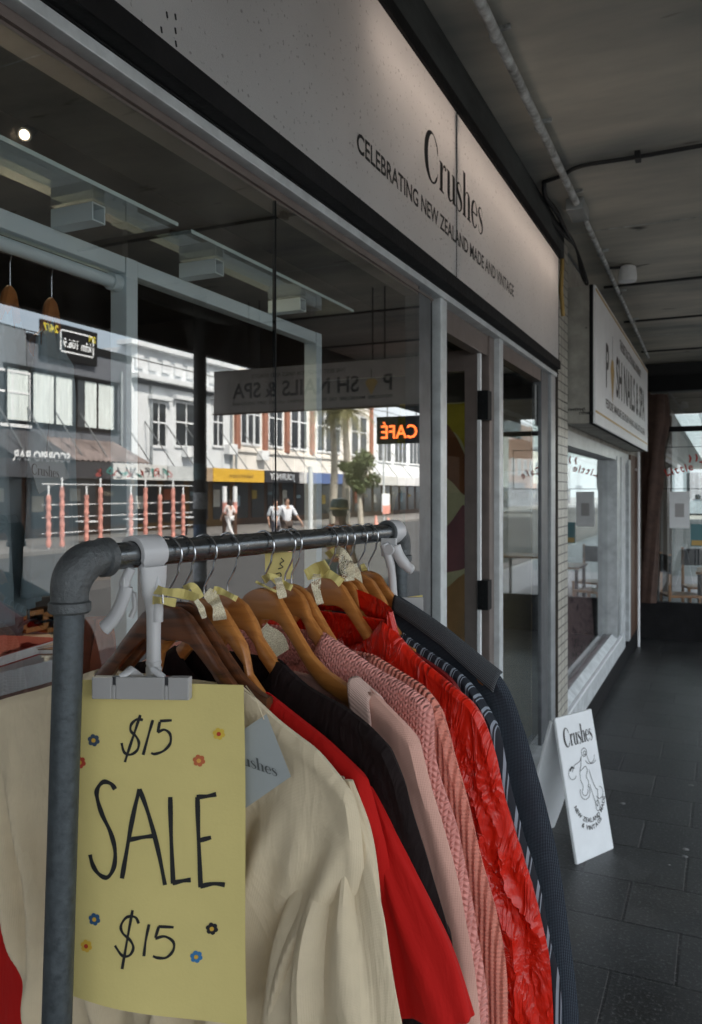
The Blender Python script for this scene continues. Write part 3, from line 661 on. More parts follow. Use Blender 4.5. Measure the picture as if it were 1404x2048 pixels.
# ------------------------------------------------------------------ hangers
HP = [(0,-.055),(.012,-.056),(.029,-.064),(.047,-.085),(.066,-.108),(.085,-.127),(.106,-.140),(.14,-.151),(.17,-.161),(.20,-.176),(.222,-.193)]
def hz(wv):
    wv = abs(wv)
    for (a, za), (b, zb_) in zip(HP, HP[1:]):
        if wv <= b: return za+(zb_-za)*(wv-a)/(b-a)
    return HP[-1][1]
def hanger(s, yaw, wood, label, wmax=.212, wire='wire', drop=0, top=None):
    p = onrail(s); r = thing('coat_hanger', p, label, 'hanger', 'wooden hangers along the rack rail', R(yaw))
    h = MB(); h.local = True; cz = .0155-.0185
    pts = [(0,0,-.058),(0,0,-.048),(.001,0,-.042),(.006,0,-.034),(.0135,0,-.022)]
    for i in range(15):
        q = R(-38+ (38+188)*i/14); pts.append((.0185*math.cos(q),0,cz+.0185*math.sin(q)))
    h.tube(cr(pts,2), .0013, 7); h.build('hook', M[wire], r, smooth=True)
    h = MB(); h.local = True; rows = []; n = 56
    for i in range(n+1):
        wv = -wmax+2*wmax*i/n; a = abs(wv); zt_ = hz(wv)+drop
        if top:
            tg_ = [q for q in TOPS[top]]; zg = None
            for (wa, za), (wb, zb2) in zip(tg_, tg_[1:]):
                if wa <= a <= wb: zg = za+(zb2-za)*(a-wa)/(wb-wa)
            if a > tg_[-1][0]: zg = tg_[-1][1]-(a-tg_[-1][0])*.9
            if zg is None and a > tg_[0][0]-.03: zg = tg_[0][1]+ (tg_[0][0]-a)*1.0
            if zg is not None: zt_ = min(zt_, zg-.0045)
        hh = .034-.010*min(1, a/.06)-.003*(a/.222)+.006*math.exp(-(a/.03)**2)
        if a > wmax-.012: hh *= math.sqrt(max(.12, 1-((a-wmax+.012)/.0125)**2))
        th = .0052+.0015*(a/.222); yo = -.018*(a/.222)**2
        zc_ = zt_-hh/2 - (0 if a < wmax-.012 else 0)
        sec = []
        for k in range(12):
            q = 2*math.pi*k/12; cx, cz_ = math.cos(q), math.sin(q)
            sec.append((wv, yo+th*math.copysign(abs(cx)**.55, cx), zc_+hh/2*math.copysign(abs(cz_)**.45, cz_)))
        rows.append(sec)
    h.grid(rows, close=True); m0 = len(rows)-1
    h.f.append(tuple(range(12))); h.m.append(0); h.f.append(tuple(m0*12+k for k in range(12))); h.m.append(0)
    h.build('hanger_body', M[wood], r, smooth=True); return r
TOPS = dict(cream=[(.094,-.133),(.114,-.145),(.138,-.160),(.16,-.171),(.187,-.184),(.214,-.206)], red=[(.091,-.150),(.131,-.168),(.168,-.184),(.197,-.199)], black=[(.080,-.122),(.122,-.145),(.174,-.158),(.212,-.173)],
 pink=[(.178,-.151),(.195,-.159),(.229,-.177)], chunky=[(.069,-.110),(.109,-.124),(.155,-.140),(.198,-.150),(.231,-.161)], coral=[(.131,-.132),(.175,-.145),(.217,-.158)], satin=[(.101,-.103),(.125,-.120),(.149,-.138),(.179,-.153),(.216,-.170)],
 crimson=[(.07,-.118),(.131,-.146),(.19,-.168),(.215,-.19)], stripe=[(.085,-.135),(.112,-.147),(.153,-.162),(.192,-.179),(.218,-.202)], navy=[(.055,-.091),(.095,-.107),(.146,-.130),(.194,-.158),(.232,-.179)])
def rs(u):                                # rail parameter at which a hook is met
    lo, hi = -.3, 1.3
    for _ in range(40):
        m_ = (lo+hi)/2; p = onrail(m_)-CAM; f = -math.sin(TH)*p.x+math.cos(TH)*p.y; r_ = math.cos(TH)*p.x+math.sin(TH)*p.y
        if UC+FPX*r_/f < u: lo = m_
        else: hi = m_
    return lo
S = {k: rs(v) for k, v in dict(cream=335, dark=363, red=408, black=455, pink=527, chunky=570, coral=583, satin=655, crimson=675, bare=690, stripe=715, navy=737).items()}
hanger(S['cream'], 0, 'wood_dk', 'dark stained wooden hanger nearest the sale card, holding the cream cardigan', top='cream')
hanger(S['dark'], -3, 'wood_dk', 'second dark hanger with a striped grain, under the yellow tape tags', wmax=.118)
hanger(S['red'], -6, 'wood', 'orange wooden hanger holding the bright red tee', top='red')
hanger(S['black'], -10, 'wood', 'wooden hanger with a lace strip at its neck, holding the black blouse', top='black')
hanger(S['pink'], -15, 'wood_pale', 'broad pale wooden hanger with most of its arm bare, holding the pale pink knit top', top='pink')
hanger(S['chunky'], -15, 'wood', 'wooden hanger holding the pink open-knit jumper', top='chunky')
hanger(S['coral'], -15, 'wood', 'wooden hanger holding the coral ribbed cardigan', top='coral')
hanger(S['satin'], -15, 'wood_pale', 'wooden hanger with yellow ribbon and lace, holding the red satin shirt', top='satin')
hanger(S['crimson'], -15, 'wood', 'wooden hanger right behind the red satin shirt, white lace ribbon on its neck', top='crimson')
hanger(S['bare'], -15, 'wood', 'thin looking wooden hanger between the satin shirt and the striped shirt', wmax=.125)
hanger(S['stripe'], -15, 'wood', 'wooden hanger holding the dark striped shirt', top='stripe')
hanger(S['navy'], -15, 'wood', 'last wooden hanger at the far end of the rail, holding the navy blazer', top='navy')

# ------------------------------------------------------------------ cloth materials
def cloth(name, col, rough=.85, weave=0, wstr=.15, sheen=.3, var=.08, vs=8, kind=None, col2=None, bump2=0, ss=(1,1,1), wrinkle=0, wsc=26):
    m, N, L, b = newmat(name); b.inputs['Roughness'].default_value = rough; b.inputs['Specular IOR Level'].default_value = .25
    b.inputs['Sheen Weight'].default_value = sheen; b.inputs['Sheen Roughness'].default_value = .45
    b.inputs['Sheen Tint'].default_value = tuple(min(1, q*.6+.25) for q in col)+(1,)
    uv = N.new('ShaderNodeTexCoord').outputs['UV']; sp = N.new('ShaderNodeSeparateXYZ'); L.new(uv, sp.inputs[0])
    def M_(op, a, b_=None, c=None):
        n = N.new('ShaderNodeMath'); n.operation = op
        for i, q in enumerate((a, b_, c)):
            if q is None: continue
            if isinstance(q, (int, float)): n.inputs[i].default_value = q
            else: L.new(q, n.inputs[i])
        return n.outputs[0]
    def mix(f, a, b_):
        n = N.new('ShaderNodeMix'); n.data_type = 'RGBA'; L.new(f, n.inputs[0])
        for i, q in ((6, a), (7, b_)):
            if isinstance(q, tuple): n.inputs[i].default_value = q+(1,)
            else: L.new(q, n.inputs[i])
        return n.outputs[2]
    nz = N.new('ShaderNodeTexNoise'); nz.inputs['Scale'].default_value = vs; nz.inputs['Detail'].default_value = 6; L.new(uv, nz.inputs[0])
    base = mix(nz.outputs[0], tuple(q*(1-var) for q in col), tuple(min(1, q*(1+var)) for q in col))
    H = None; X, Y = sp.outputs[0], sp.outputs[1]; dist = .002; st = wstr
    tw = 2*math.pi
    if kind == 'weave':
        H = M_('ADD', M_('SINE', M_('MULTIPLY', X, tw/weave)), M_('SINE', M_('MULTIPLY', Y, tw/weave))); dist = .0008
    elif kind == 'knit':                 # chains of V stitches
        fx = M_('FRACT', M_('MULTIPLY', X, 1/weave)); ab = M_('ABSOLUTE', M_('SUBTRACT', fx, .5))
        ph = M_('ADD', M_('MULTIPLY', Y, 1/(weave*.8)), M_('MULTIPLY', ab, 1.1))
        st_ = M_('SINE', M_('MULTIPLY', ph, tw)); col_ = M_('SINE', M_('MULTIPLY', ab, tw))
        H = M_('ADD', M_('MULTIPLY', st_, .8), col_); dist = weave*.32
        hole_shade = M_('LESS_THAN', M_('ADD', st_, M_('MULTIPLY', col_, 1.2)), -1.15)
        base = mix(hole_shade, base, tuple(q*.62 for q in (col2 or col)))  # colour darkened in the stitch gaps to stand for shade; nothing is cut open
    elif kind == 'rib':
        H = M_('SINE', M_('MULTIPLY', X, tw/weave)); H = M_('ADD', H, M_('MULTIPLY', M_('SINE', M_('MULTIPLY', Y, tw/(weave*.7))), .3)); dist = weave*.35
    elif kind == 'tweed':
        a = M_('SINE', M_('MULTIPLY', M_('ADD', X, Y), tw/weave)); c = M_('SINE', M_('MULTIPLY', M_('SUBTRACT', X, Y), tw/weave))
        H = M_('MULTIPLY', a, c); f = M_('GREATER_THAN', H, .12); base = mix(f, base, col2); dist = .001
    elif kind == 'stripe':
        f1 = M_('FRACT', M_('MULTIPLY', X, 1/weave)); f = M_('LESS_THAN', M_('ABSOLUTE', M_('SUBTRACT', f1, .5)), .10)
        g = M_('LESS_THAN', M_('ABSOLUTE', M_('SUBTRACT', f1, .78)), .04)
        base = mix(M_('MAXIMUM', f, g), base, col2)
    elif kind == 'lace':
        v = N.new('ShaderNodeTexVoronoi'); v.inputs['Scale'].default_value = 1/weave; L.new(uv, v.inputs[0]); v.feature = 'DISTANCE_TO_EDGE'
        f = M_('LESS_THAN', v.outputs[0], .09); base = mix(f, col2, base); H = f; dist = .001
        if True:
            al = M_('MAXIMUM', f, M_('GREATER_THAN', nz.outputs[0], .38)); L.new(al, b.inputs['Alpha'])
    elif kind == 'crinkle':
        w1 = N.new('ShaderNodeTexNoise'); w1.inputs['Scale'].default_value = 16; w1.inputs['Detail'].default_value = 3; w1.inputs['Distortion'].default_value = 1.0
        mp = N.new('ShaderNodeMapping'); mp.inputs['Scale'].default_value = (1.3,.38,1); mp.inputs['Rotation'].default_value = (0,0,.5); L.new(uv, mp.inputs[0]); L.new(mp.outputs[0], w1.inputs[0])
        H = M_('ABSOLUTE', M_('SUBTRACT', w1.outputs[0], .5)); dist = .012
        w2 = N.new('ShaderNodeTexVoronoi'); w2.inputs['Scale'].default_value = 30; w2.feature = 'DISTANCE_TO_EDGE'; L.new(mp.outputs[0], w2.inputs[0])
    if kind != 'crinkle':
        n2 = N.new('ShaderNodeTexNoise'); n2.inputs['Scale'].default_value = 900 if not bump2 else bump2; n2.inputs['Detail'].default_value = 2; L.new(uv, n2.inputs[0])
        H = M_('MULTIPLY', n2.outputs[0], .35) if H is None else M_('ADD', H, M_('MULTIPLY', n2.outputs[0], .5))
    bp = N.new('ShaderNodeBump'); bp.inputs['Strength'].default_value = st; bp.inputs['Distance'].default_value = dist; L.new(H, bp.inputs['Height']); L.new(bp.outputs[0], b.inputs['Normal'])
    if wrinkle:
        mw_ = N.new('ShaderNodeMapping'); mw_.inputs['Scale'].default_value = (1,.32,1); mw_.inputs['Rotation'].default_value = (0,0,-.35); L.new(uv, mw_.inputs[0])
        w3 = N.new('ShaderNodeTexNoise'); w3.inputs['Scale'].default_value = wsc; w3.inputs['Detail'].default_value = 4; w3.inputs['Distortion'].default_value = .9; L.new(mw_.outputs[0], w3.inputs[0])
        r3 = M_('POWER', M_('SUBTRACT', 1, M_('MULTIPLY', M_('ABSOLUTE', M_('SUBTRACT', w3.outputs[0], .5)), 3.2)), 3)
        b3_ = N.new('ShaderNodeBump'); b3_.inputs['Strength'].default_value = wrinkle; b3_.inputs['Distance'].default_value = .006; L.new(r3, b3_.inputs['Height']); L.new(b3_.outputs[0], bp.inputs['Normal'])
    L.new(base, b.inputs['Base Color']); return m
F = {}
F['cream'] = cloth('cream_jersey', (.68,.57,.40), wrinkle=.2, wsc=20, weave=.0012, kind='weave', wstr=.18, var=.10, vs=40)
F['redtee'] = cloth('scarlet_jersey', (.50,.008,.006), wrinkle=.2, wsc=16, weave=.001, kind='weave', wstr=.1, sheen=.06, var=.08)
F['black'] = cloth('black_velvet', (.010,.006,.007), rough=.8, sheen=.0, wstr=.5, bump2=120)
F['blackp'] = cloth('aubergine_print', (.011,.005,.005), rough=.85, sheen=.0, kind='crinkle', col2=(.04,.012,.014), wstr=.5, wrinkle=.3, wsc=60, var=.6, vs=40)
F['pink'] = cloth('pale_pink_jersey', (.74,.42,.34), wrinkle=.12, wsc=14, weave=.0016, kind='weave', wstr=.18, var=.04)
F['pinkrib'] = cloth('pale_pink_rib', (.72,.49,.42), weave=.0016, kind='rib', wstr=.5)
F['chunky'] = cloth('pink_open_knit', (.92,.38,.33), weave=.0078, kind='knit', wstr=.75, sheen=.35, var=.12, vs=25)
F['coral'] = cloth('coral_rib_knit', (.78,.27,.20), weave=.006, kind='rib', wstr=.9, sheen=.5, var=.1, vs=25)
F['satin'] = cloth('red_satin', (.66,.015,.004), rough=.30, kind='crinkle', col2=(.40,.008,.004), wstr=.3, wrinkle=.6, wsc=32, sheen=.0, var=.2, vs=7)
F['crimson'] = cloth('dark_red_cotton', (.17,.006,.006), rough=.7, sheen=.05)
F['stripe'] = cloth('navy_striped_cotton', (.022,.026,.035), rough=.7, weave=.013, kind='stripe', col2=(.30,.34,.40), sheen=.0)
F['navy'] = cloth('navy_herringbone', (.028,.036,.050), rough=.9, weave=.0036, kind='tweed', col2=(.065,.08,.10), wstr=.6, sheen=.05, var=.15, vs=60)
F['navyt'] = cloth('houndstooth', (.02,.024,.03), rough=.9, weave=.0034, kind='tweed', col2=(.16,.17,.18), wstr=.5, sheen=.1)
F['lace'] = cloth('cream_lace', (.80,.74,.56), weave=.0022, kind='lace', col2=(.58,.50,.34), wstr=.6)
F['grey'] = cloth('grey_blue_linen', (.20,.26,.29), rough=.85, sheen=.15, var=.15)
F['teal'] = cloth('teal_cotton', (.02,.10,.11), rough=.85)
for q in ('satin',): F[q].node_tree.nodes['Principled BSDF'].inputs['Specular IOR Level'].default_value = .45

def lin(poly, t):                         # point at fraction t (by length) along polyline
    L_ = [0]
    for a, b in zip(poly, poly[1:]): L_.append(L_[-1]+math.dist(a, b))
    d = t*L_[-1]
    for i in range(len(poly)-1):
        if d <= L_[i+1] or i == len(poly)-2:
            k = 0 if L_[i+1] == L_[i] else (d-L_[i])/(L_[i+1]-L_[i]); k = min(1, k)
            return tuple(p+(q-p)*k for p, q in zip(poly[i], poly[i+1]))
def panel(Ltop, Lside, Rtop, Rside, T, sgn, fold, dip, nu=90, nv=120, top_t=.0085, yb=0):
    """one sheet of a garment in hanger coordinates: w across, dz down, y depth; returns rows, uvs"""
    Lside = cr(Lside, 5); Rside = cr(Rside, 5)
    top = list(reversed(cr(Ltop, 4))) ; nk0 = top[-1]; rt = cr(Rtop, 4); nk1 = rt[0]
    mid = []
    for i in range(1, 10):
        f = i/10; mid.append((nk0[0]+(nk1[0]-nk0[0])*f, nk0[1]+(nk1[1]-nk0[1])*f - dip*math.sin(math.pi*f)**.7))
    TOP = top+mid+rt
    rows = []; uvs = []
    for j in range(nv+1):
        v = j/nv; l = lin(Lside, v); r_ = lin(Rside, v); l0 = Lside[0]; r0 = Rside[0]; row = []
        for i in range(nu+1):
            a = i/nu; tp_ = lin(TOP, a)
            k = (1-v)**1.6
            x = l[0]+(r_[0]-l[0])*a + k*(tp_[0]-(l0[0]+(r0[0]-l0[0])*a))
            z = l[1]+(r_[1]-l[1])*a + k*(tp_[1]-(l0[1]+(r0[1]-l0[1])*a))
            e = abs(2*a-1); edge = math.sqrt(max(0, 1-e**5))
            vt = min(1, v*5); rd = math.sqrt(min(1, (v+.0022)/.022)); vt2 = math.sin(min(1, v*4.2)*math.pi/2); th = (top_t*(1-vt2)+T*vt2)*edge*rd
            tipx = abs(r_[0] if x > 0 else l[0]); ins = max(0, min(1, (tipx-abs(x))/.008)); th = max(th, .0098*ins*rd)
            fo = fold(x, z, v, a)*min(1, max(0, v-.03)*6)*min(1, edge*1.5)
            sh = 1-max(0, min(1, (v-.10)/.3))
            row.append((x, yb*min(1, v*8)-0.018*(min(1, abs(x)/.222))**2*sh - sgn*(th) - sgn*fo, z)); uvs.append((x, z))
        rows.append(row)
    return rows, uvs
def garment(name, s, yaw, mt, label, cat, Lt, Ls, Rt, Rs, T=.024, fold=None, dip=.05, nu=90, nv=120, yb=0):
    fold = fold or (lambda x, z, v, a: .006*v*math.sin(x*70+z*6))
    p = onrail(s); o = thing(name, p, label, cat, 'clothes hanging on the rack', R(yaw))
    A, ua = panel(Lt, Ls, Rt, Rs, T, 1, fold, dip, nu, nv, yb=yb)
    B, ub = panel(Lt, Ls, Rt, Rs, T, -1, lambda *q: -.6*fold(*q), 0.0, nu, nv, yb=yb)
    h = MB(); h.local = True; h.grid(A); b = len(h.v); h.grid(B)
    W = nu+1
    for j in range(nv):
        for c in (0, nu):
            h.f.append((j*W+c, (j+1)*W+c, b+(j+1)*W+c, b+j*W+c)); h.m.append(0)
    n1 = len(cr(Lt,4)); n2 = len(cr(Rt,4))
    for i in range(nu):                   # closed shoulders, open neck
        if (A[0][i][0] < Lt[0][0]-.002) or (A[0][i][0] > Rt[0][0]+.002):
            h.f.append((i, i+1, b+i+1, b+i)); h.m.append(0)
    return o, h, ua+ub
def part(o, h, name, mt, uvs, thick=.0022):
    q = h.build(name, mt, o, smooth=True, uvs=uvs); q.data.polygons.foreach_set('use_smooth', [True]*len(q.data.polygons))
    bm = bmesh.new(); bm.from_mesh(q.data); bmesh.ops.remove_doubles(bm, verts=bm.verts, dist=.0004); bmesh.ops.recalc_face_normals(bm, faces=bm.faces); bm.to_mesh(q.data); bm.free()
    if thick:
        md = q.modifiers.new('thickness', 'SOLIDIFY'); md.thickness = thick; md.offset = -1
    return q
def sleeve(o, name, mt, path, n=72, m_=60, wr=.004, seed=0, lead=1.0, uvk=1, tilt=0, ridges=()):
    """path of (w, dz, y, rx, ry); an open tube hanging from the shoulder"""
    P_ = cr(path, 10); rows = []; uvs = []; cum = 0
    for i, (x, z, y, rx, ry) in enumerate(P_):
        if i: cum += math.dist(P_[i][:2], P_[i-1][:2])
        row = []
        for k in range(n):
            q = 2*math.pi*k/n; f = i/(len(P_)-1)
            wv = 1+ .10*f*math.sin(3*q+seed+f*2)+.06*f*math.sin(5*q+seed*2-f*3)
            nn = noise.noise(Vector((math.cos(q)*1.2+seed, math.sin(q)*1.2, cum*9)))*wr
            qa = q if q < math.pi else q-2*math.pi
            for q0, tw, am, wd in ridges:
                dd = qa-q0-tw*f-.15*math.sin(f*5+q0*3); nn += .7*am*min(1, f*2.5)*(math.exp(-(dd/wd)**2)-.6*math.exp(-((dd-wd*1.8)/wd)**2))
            row.append((x+(rx*wv+nn)*math.cos(q), y+(ry*wv+nn)*math.sin(q), z+tilt*f*rx*math.cos(q))); uvs.append((q*.06*uvk, -cum))
        rows.append(row)
    h = MB(); h.local = True; h.grid(rows, close=True); return part(o, h, name, mt, uvs)
def nzf(sx, sz, amp, seed):
    return lambda x, z, v, a: amp*(.25+v)*noise.noise(Vector((x*sx, z*sz, seed)))
def mir_side(pts): return [(-a, b) for a, b in pts]

def seam(o, pts, r=.0011, mt='cream'):
    h = MB(); h.local = True; h.tube(cr(pts, 5), r, 6); h.build('seam', F[mt], o, smooth=True)
# 1 cream cardigan
Rt = [(.094,-.133),(.114,-.145),(.138,-.160),(.16,-.171),(.187,-.184),(.214,-.206),(.228,-.220)]
Rs = [(.228,-.220),(.236,-.27),(.232,-.36),(.225,-.50),(.225,-.74)]
Lt = [(-.094,-.133),(-.118,-.142),(-.167,-.160),(-.214,-.174),(-.247,-.186)]
Ls = [(-.247,-.186),(-.268,-.25),(-.262,-.36),(-.247,-.441),(-.214,-.480),(-.179,-.535),(-.15,-.60),(-.12,-.74)]
def fcream(x, z, v, a):
    d = (x-.21)*.80-(z+.25)*.60             # diagonal drag lines from the shoulder
    k1 = x-.18-(z+.19)*.10; g = .011*math.exp(-(k1/.016)**2)*min(1, v*5)
    for w0, sl, wd, am in ((.215,.30,.013,.020),(.16,.42,.016,.022),(.10,.34,.014,.016),(.055,.12,.014,.016),(-.01,.05,.02,.018),(-.19,-.10,.012,.020),(-.235,-.22,.012,.022),(-.12,-.16,.016,.018)):
        q = x-w0-(z+.24)*sl+.010*math.sin(z*17+w0*40); g += .95*am*min(1, max(0, v-.02)*3.6)*(math.exp(-(q/wd)**2)-.55*math.exp(-((q+wd*1.7)/wd)**2))
    g += .004*noise.noise(Vector((x*34,z*11,3)))
    return g
o, h, uv = garment('cream_cardigan', S['cream'], 0, F['cream'], 'cream knitted cardigan nearest the sale card, with folds and seams', 'cardigan', Lt, Ls, Rt, Rs, T=.022, fold=fcream, dip=.09, nu=150, nv=170)
part(o, h, 'cardigan_body', F['cream'], uv)
sleeve(o, 'sleeve', F['cream'], [(.205,-.212,.004,.008,.004),(.210,-.25,-.002,.020,.010),(.209,-.29,-.010,.034,.016),(.207,-.34,-.020,.052,.021),(.209,-.42,-.026,.068,.025),(.216,-.52,-.030,.076,.028),(.222,-.64,-.032,.080,.028)], wr=.008, seed=1, ridges=[(-2.75,.25,.007,.20),(-2.25,.45,.010,.16),(-1.85,.15,.008,.14),(-1.35,.5,.011,.17),(-.95,.0,.007,.15),(-.5,.3,.008,.2)])

def seam(o, pts, r=.0011, mt='cream'):
    h = MB(); h.local = True; h.tube(cr(pts, 5), r, 6); h.build('seam', F[mt], o, smooth=True)

# 2 red tee
Rt = [(.091,-.150),(.131,-.168),(.168,-.184),(.197,-.199),(.223,-.213)]; Rs = [(.223,-.213),(.231,-.237),(.242,-.275),(.246,-.33),(.250,-.45),(.250,-.72)]
fold2 = lambda x, z, v, a: .008*v*math.sin(x*55+1+z*5)+.004*noise.noise(Vector((x*20,z*7,8)))
o, h, uv = garment('red_tee', S['red'], -6, F['redtee'], 'bright scarlet short sleeved tee right behind the cream cardigan', 'tee shirt', mir_side(Rt), mir_side(Rs), Rt, Rs, T=.016, fold=fold2)
part(o, h, 'tee_body', F['redtee'], uv)
sleeve(o, 'sleeve', F['redtee'], [(.212,-.225,0,.006,.004),(.222,-.255,-.001,.016,.008),(.232,-.29,-.002,.026,.013),(.248,-.33,-.004,.036,.017),(.262,-.37,-.004,.044,.019),(.276,-.425,-.004,.050,.020)], wr=.006, seed=2, tilt=.22, ridges=[(-2.2,.3,.004,.2),(-1.4,.2,.005,.18),(-.7,.2,.004,.2)])
sleeve(o, 'sleeve', F['redtee'], [(-.232,-.205,0,.006,.006),(-.245,-.26,0,.03,.016),(-.26,-.34,0,.05,.02),(-.27,-.46,-.006,.07,.024),(-.28,-.66,-.01,.085,.026)], wr=.003, seed=3)
# 3 black velvet top
Rt = [(.080,-.122),(.122,-.145),(.174,-.158),(.212,-.173),(.235,-.189)]; Rs = [(.235,-.189),(.253,-.221),(.261,-.248),(.275,-.294),(.291,-.352),(.297,-.40),(.30,-.72)]
o, h, uv = garment('black_blouse', S['black'], -10, F['black'], 'black velvety blouse with an aubergine sheen, between the red tee and the pale pink top', 'blouse', mir_side(Rt), mir_side([(a-.03*min(1,(-b-.18)*5), b) for a, b in Rs]), Rt, Rs, T=.022, fold=lambda x, z, v, a: .010*v*math.sin(x*60+2-z*9)+.006*noise.noise(Vector((x*26,z*16,2))))
part(o, h, 'blouse_body', F['blackp'], uv)
# 4 pale pink top with ribbed neck band
Rt = [(.178,-.151),(.195,-.159),(.229,-.177),(.247,-.192)]; Rs = [(.247,-.192),(.258,-.224),(.273,-.271),(.288,-.328),(.297,-.385),(.305,-.432),(.310,-.50),(.31,-.72)]
o, h, uv = garment('pale_pink_top', S['pink'], -15, F['pink'], 'pale pink fine knit top with a ribbed neck band on the bare armed hanger', 'top', mir_side(Rt), mir_side([(a-.03*min(1,(-b-.18)*5), b) for a, b in Rs]), Rt, Rs, T=.017, fold=lambda x, z, v, a: .005*v*math.sin(x*50+2-z*4), dip=.10)
part(o, h, 'top_body', F['pink'], uv)
h = MB(); h.local = True; rows = []; uvs = []
for i in range(9):
    f = i/8; row = []
    for k in range(24):
        q = 2*math.pi*k/24; row.append((.160+.030*f+.024*math.sin(q)*-.25, -.011+(.0155+.002*math.sin(q*12)*.2)*math.copysign(abs(math.cos(q))**.6, math.cos(q)), -.166-.016*f+.026*math.copysign(abs(math.sin(q))**.7, math.sin(q)))); uvs.append((q*.012, f*.026))
    rows.append(row)
h.grid(rows, close=True); part(o, h, 'neck_band', F['pinkrib'], [(b, a) for b, a in uvs])
# 5 chunky open knit
Rt = [(.069,-.110),(.109,-.124),(.155,-.140),(.198,-.150),(.231,-.161)]; Rs = [(.231,-.161),(.243,-.174),(.246,-.207),(.254,-.248),(.270,-.293),(.279,-.338),(.288,-.394),(.298,-.442),(.302,-.50),(.302,-.72)]
o, h, uv = garment('pink_jumper', S['chunky'], -15, F['chunky'], 'fuzzy pink open-knit jumper with big stitches across its shoulder', 'jumper', mir_side(Rt), mir_side([(a-.03*min(1,(-b-.16)*5), b) for a, b in Rs]), Rt, Rs, T=.024, fold=lambda x, z, v, a: .006*v*math.sin(x*44+2)+.004*noise.noise(Vector((x*18,z*9,4))), yb=-.006)
jp = part(o, h, 'jumper_body', F['chunky'], uv, .003)
# 6 coral ribbed cardigan
Rt = [(.131,-.132),(.175,-.145),(.217,-.158),(.239,-.180)]; Rs = [(.239,-.180),(.254,-.22),(.269,-.271),(.282,-.332),(.297,-.386),(.308,-.436),(.311,-.50),(.311,-.72)]
o2, h, uv = garment('coral_cardigan', S['coral']+.018, -15, F['coral'], 'coral ribbed mohair cardigan seen as a narrow strip behind the pink jumper', 'cardigan', mir_side(Rt), mir_side([(a-.03*min(1,(-b-.16)*5), b) for a, b in Rs]), Rt, Rs, T=.020, fold=lambda x, z, v, a: .005*v*math.sin(x*52+2)+.004*noise.noise(Vector((x*18,z*9,7))))
cp_ = part(o2, h, 'cardigan_body', F['coral'], uv, .003)
# mohair fibres standing off the two knits
def fuzz(o, src, mt, n, ln, seed):
    rnd = random.Random(seed); me = src.data; fs = [p for p in me.polygons if p.center.x > .05]
    h = MB(); h.local = True; k = 0
    while k < n:
        p = rnd.choice(fs); c = p.center; nm = p.normal
        d = (nm*rnd.uniform(.4,1)+Vector((rnd.uniform(-1,1),rnd.uniform(-1,1),rnd.uniform(-1,1)))*.8).normalized(); l = ln*rnd.uniform(.4,1.2)
        e = c+d*l+Vector((rnd.uniform(-1,1),rnd.uniform(-1,1),rnd.uniform(-1.4,.6)))*l*.4; mdp = (c+e)/2+nm*l*.25
        s_ = d.cross(Z).normalized()*.00011
        h.add([c-s_, c+s_, mdp+s_, e, mdp-s_], [(0,1,2,4),(4,2,3)]); k += 1
    f = h.build('mohair_fibres', mt, o); f['kind'] = 'stuff'
fm1 = mat('pink_fibre', (.70,.34,.33), .8); fm2 = mat('coral_fibre', (.72,.30,.25), .8)
fuzz(o, jp, fm1, 9000, .009, 3); fuzz(o2, cp_, fm2, 6000, .009, 4)
# 7 red satin shirt
Rt = [(.101,-.103),(.125,-.120),(.149,-.138),(.179,-.153),(.216,-.170),(.241,-.184)]; Rs = [(.241,-.184),(.261,-.206),(.274,-.239),(.284,-.295),(.300,-.349),(.316,-.401),(.331,-.453),(.336,-.496),(.338,-.56),(.338,-.72)]
def fs_(x, z, v, a):
    w1 = noise.noise(Vector((x*14+z*6,z*10,2)))*.35; r1 = 1-abs(noise.noise(Vector((x*42+z*14+w1*3,z*7,1)))); r2 = 1-abs(noise.noise(Vector((x*85-z*24+w1*4,z*20,5))))
    return .012*v*math.sin(x*48+z*10)+.012*(.35+v)*(r1**4-.4)+.0045*(r2**5)
o, h, uv = garment('red_satin_shirt', S['satin'], -15, F['satin'], 'crinkled red satin shirt with a raised collar, behind the pink knits', 'shirt', mir_side(Rt), mir_side([(a-.03*min(1,(-b-.16)*5), b) for a, b in Rs]), Rt, Rs, T=.024, fold=fs_, nu=130, nv=170, yb=.002)
part(o, h, 'shirt_body', F['satin'], uv)
def collar(o, mt, w0, w1, z0, z1, rise, y0=.0, name='collar', back=.02):
    rows = []; uvs = []
    for j in range(9):
        f = j/8; row = []
        for i in range(41):
            q = math.pi*(-.08+1.16*i/40); wv = w1*math.cos(q); yy = y0-.022*math.sin(q)*-1
            zz = z0+(z1-z0)*(wv/w1)**2 + rise*(1-abs(2*f-1.0))*.9; out = (.012*max(0, f-.5)*2)
            row.append((wv+math.copysign(out, wv)*(abs(wv)/w1), yy*(1+.3*f)-(.012 if f > .5 else 0)*math.sin(q)*0, zz - (.02*(f-.5) if f > .5 else 0))); uvs.append((i*.006, f*.03))
        rows.append(row)
    h = MB(); h.local = True; h.grid(rows); return part(o, h, name, mt, uvs)
collar(o, F['satin'], .0, .112, -.095, -.118, .028)
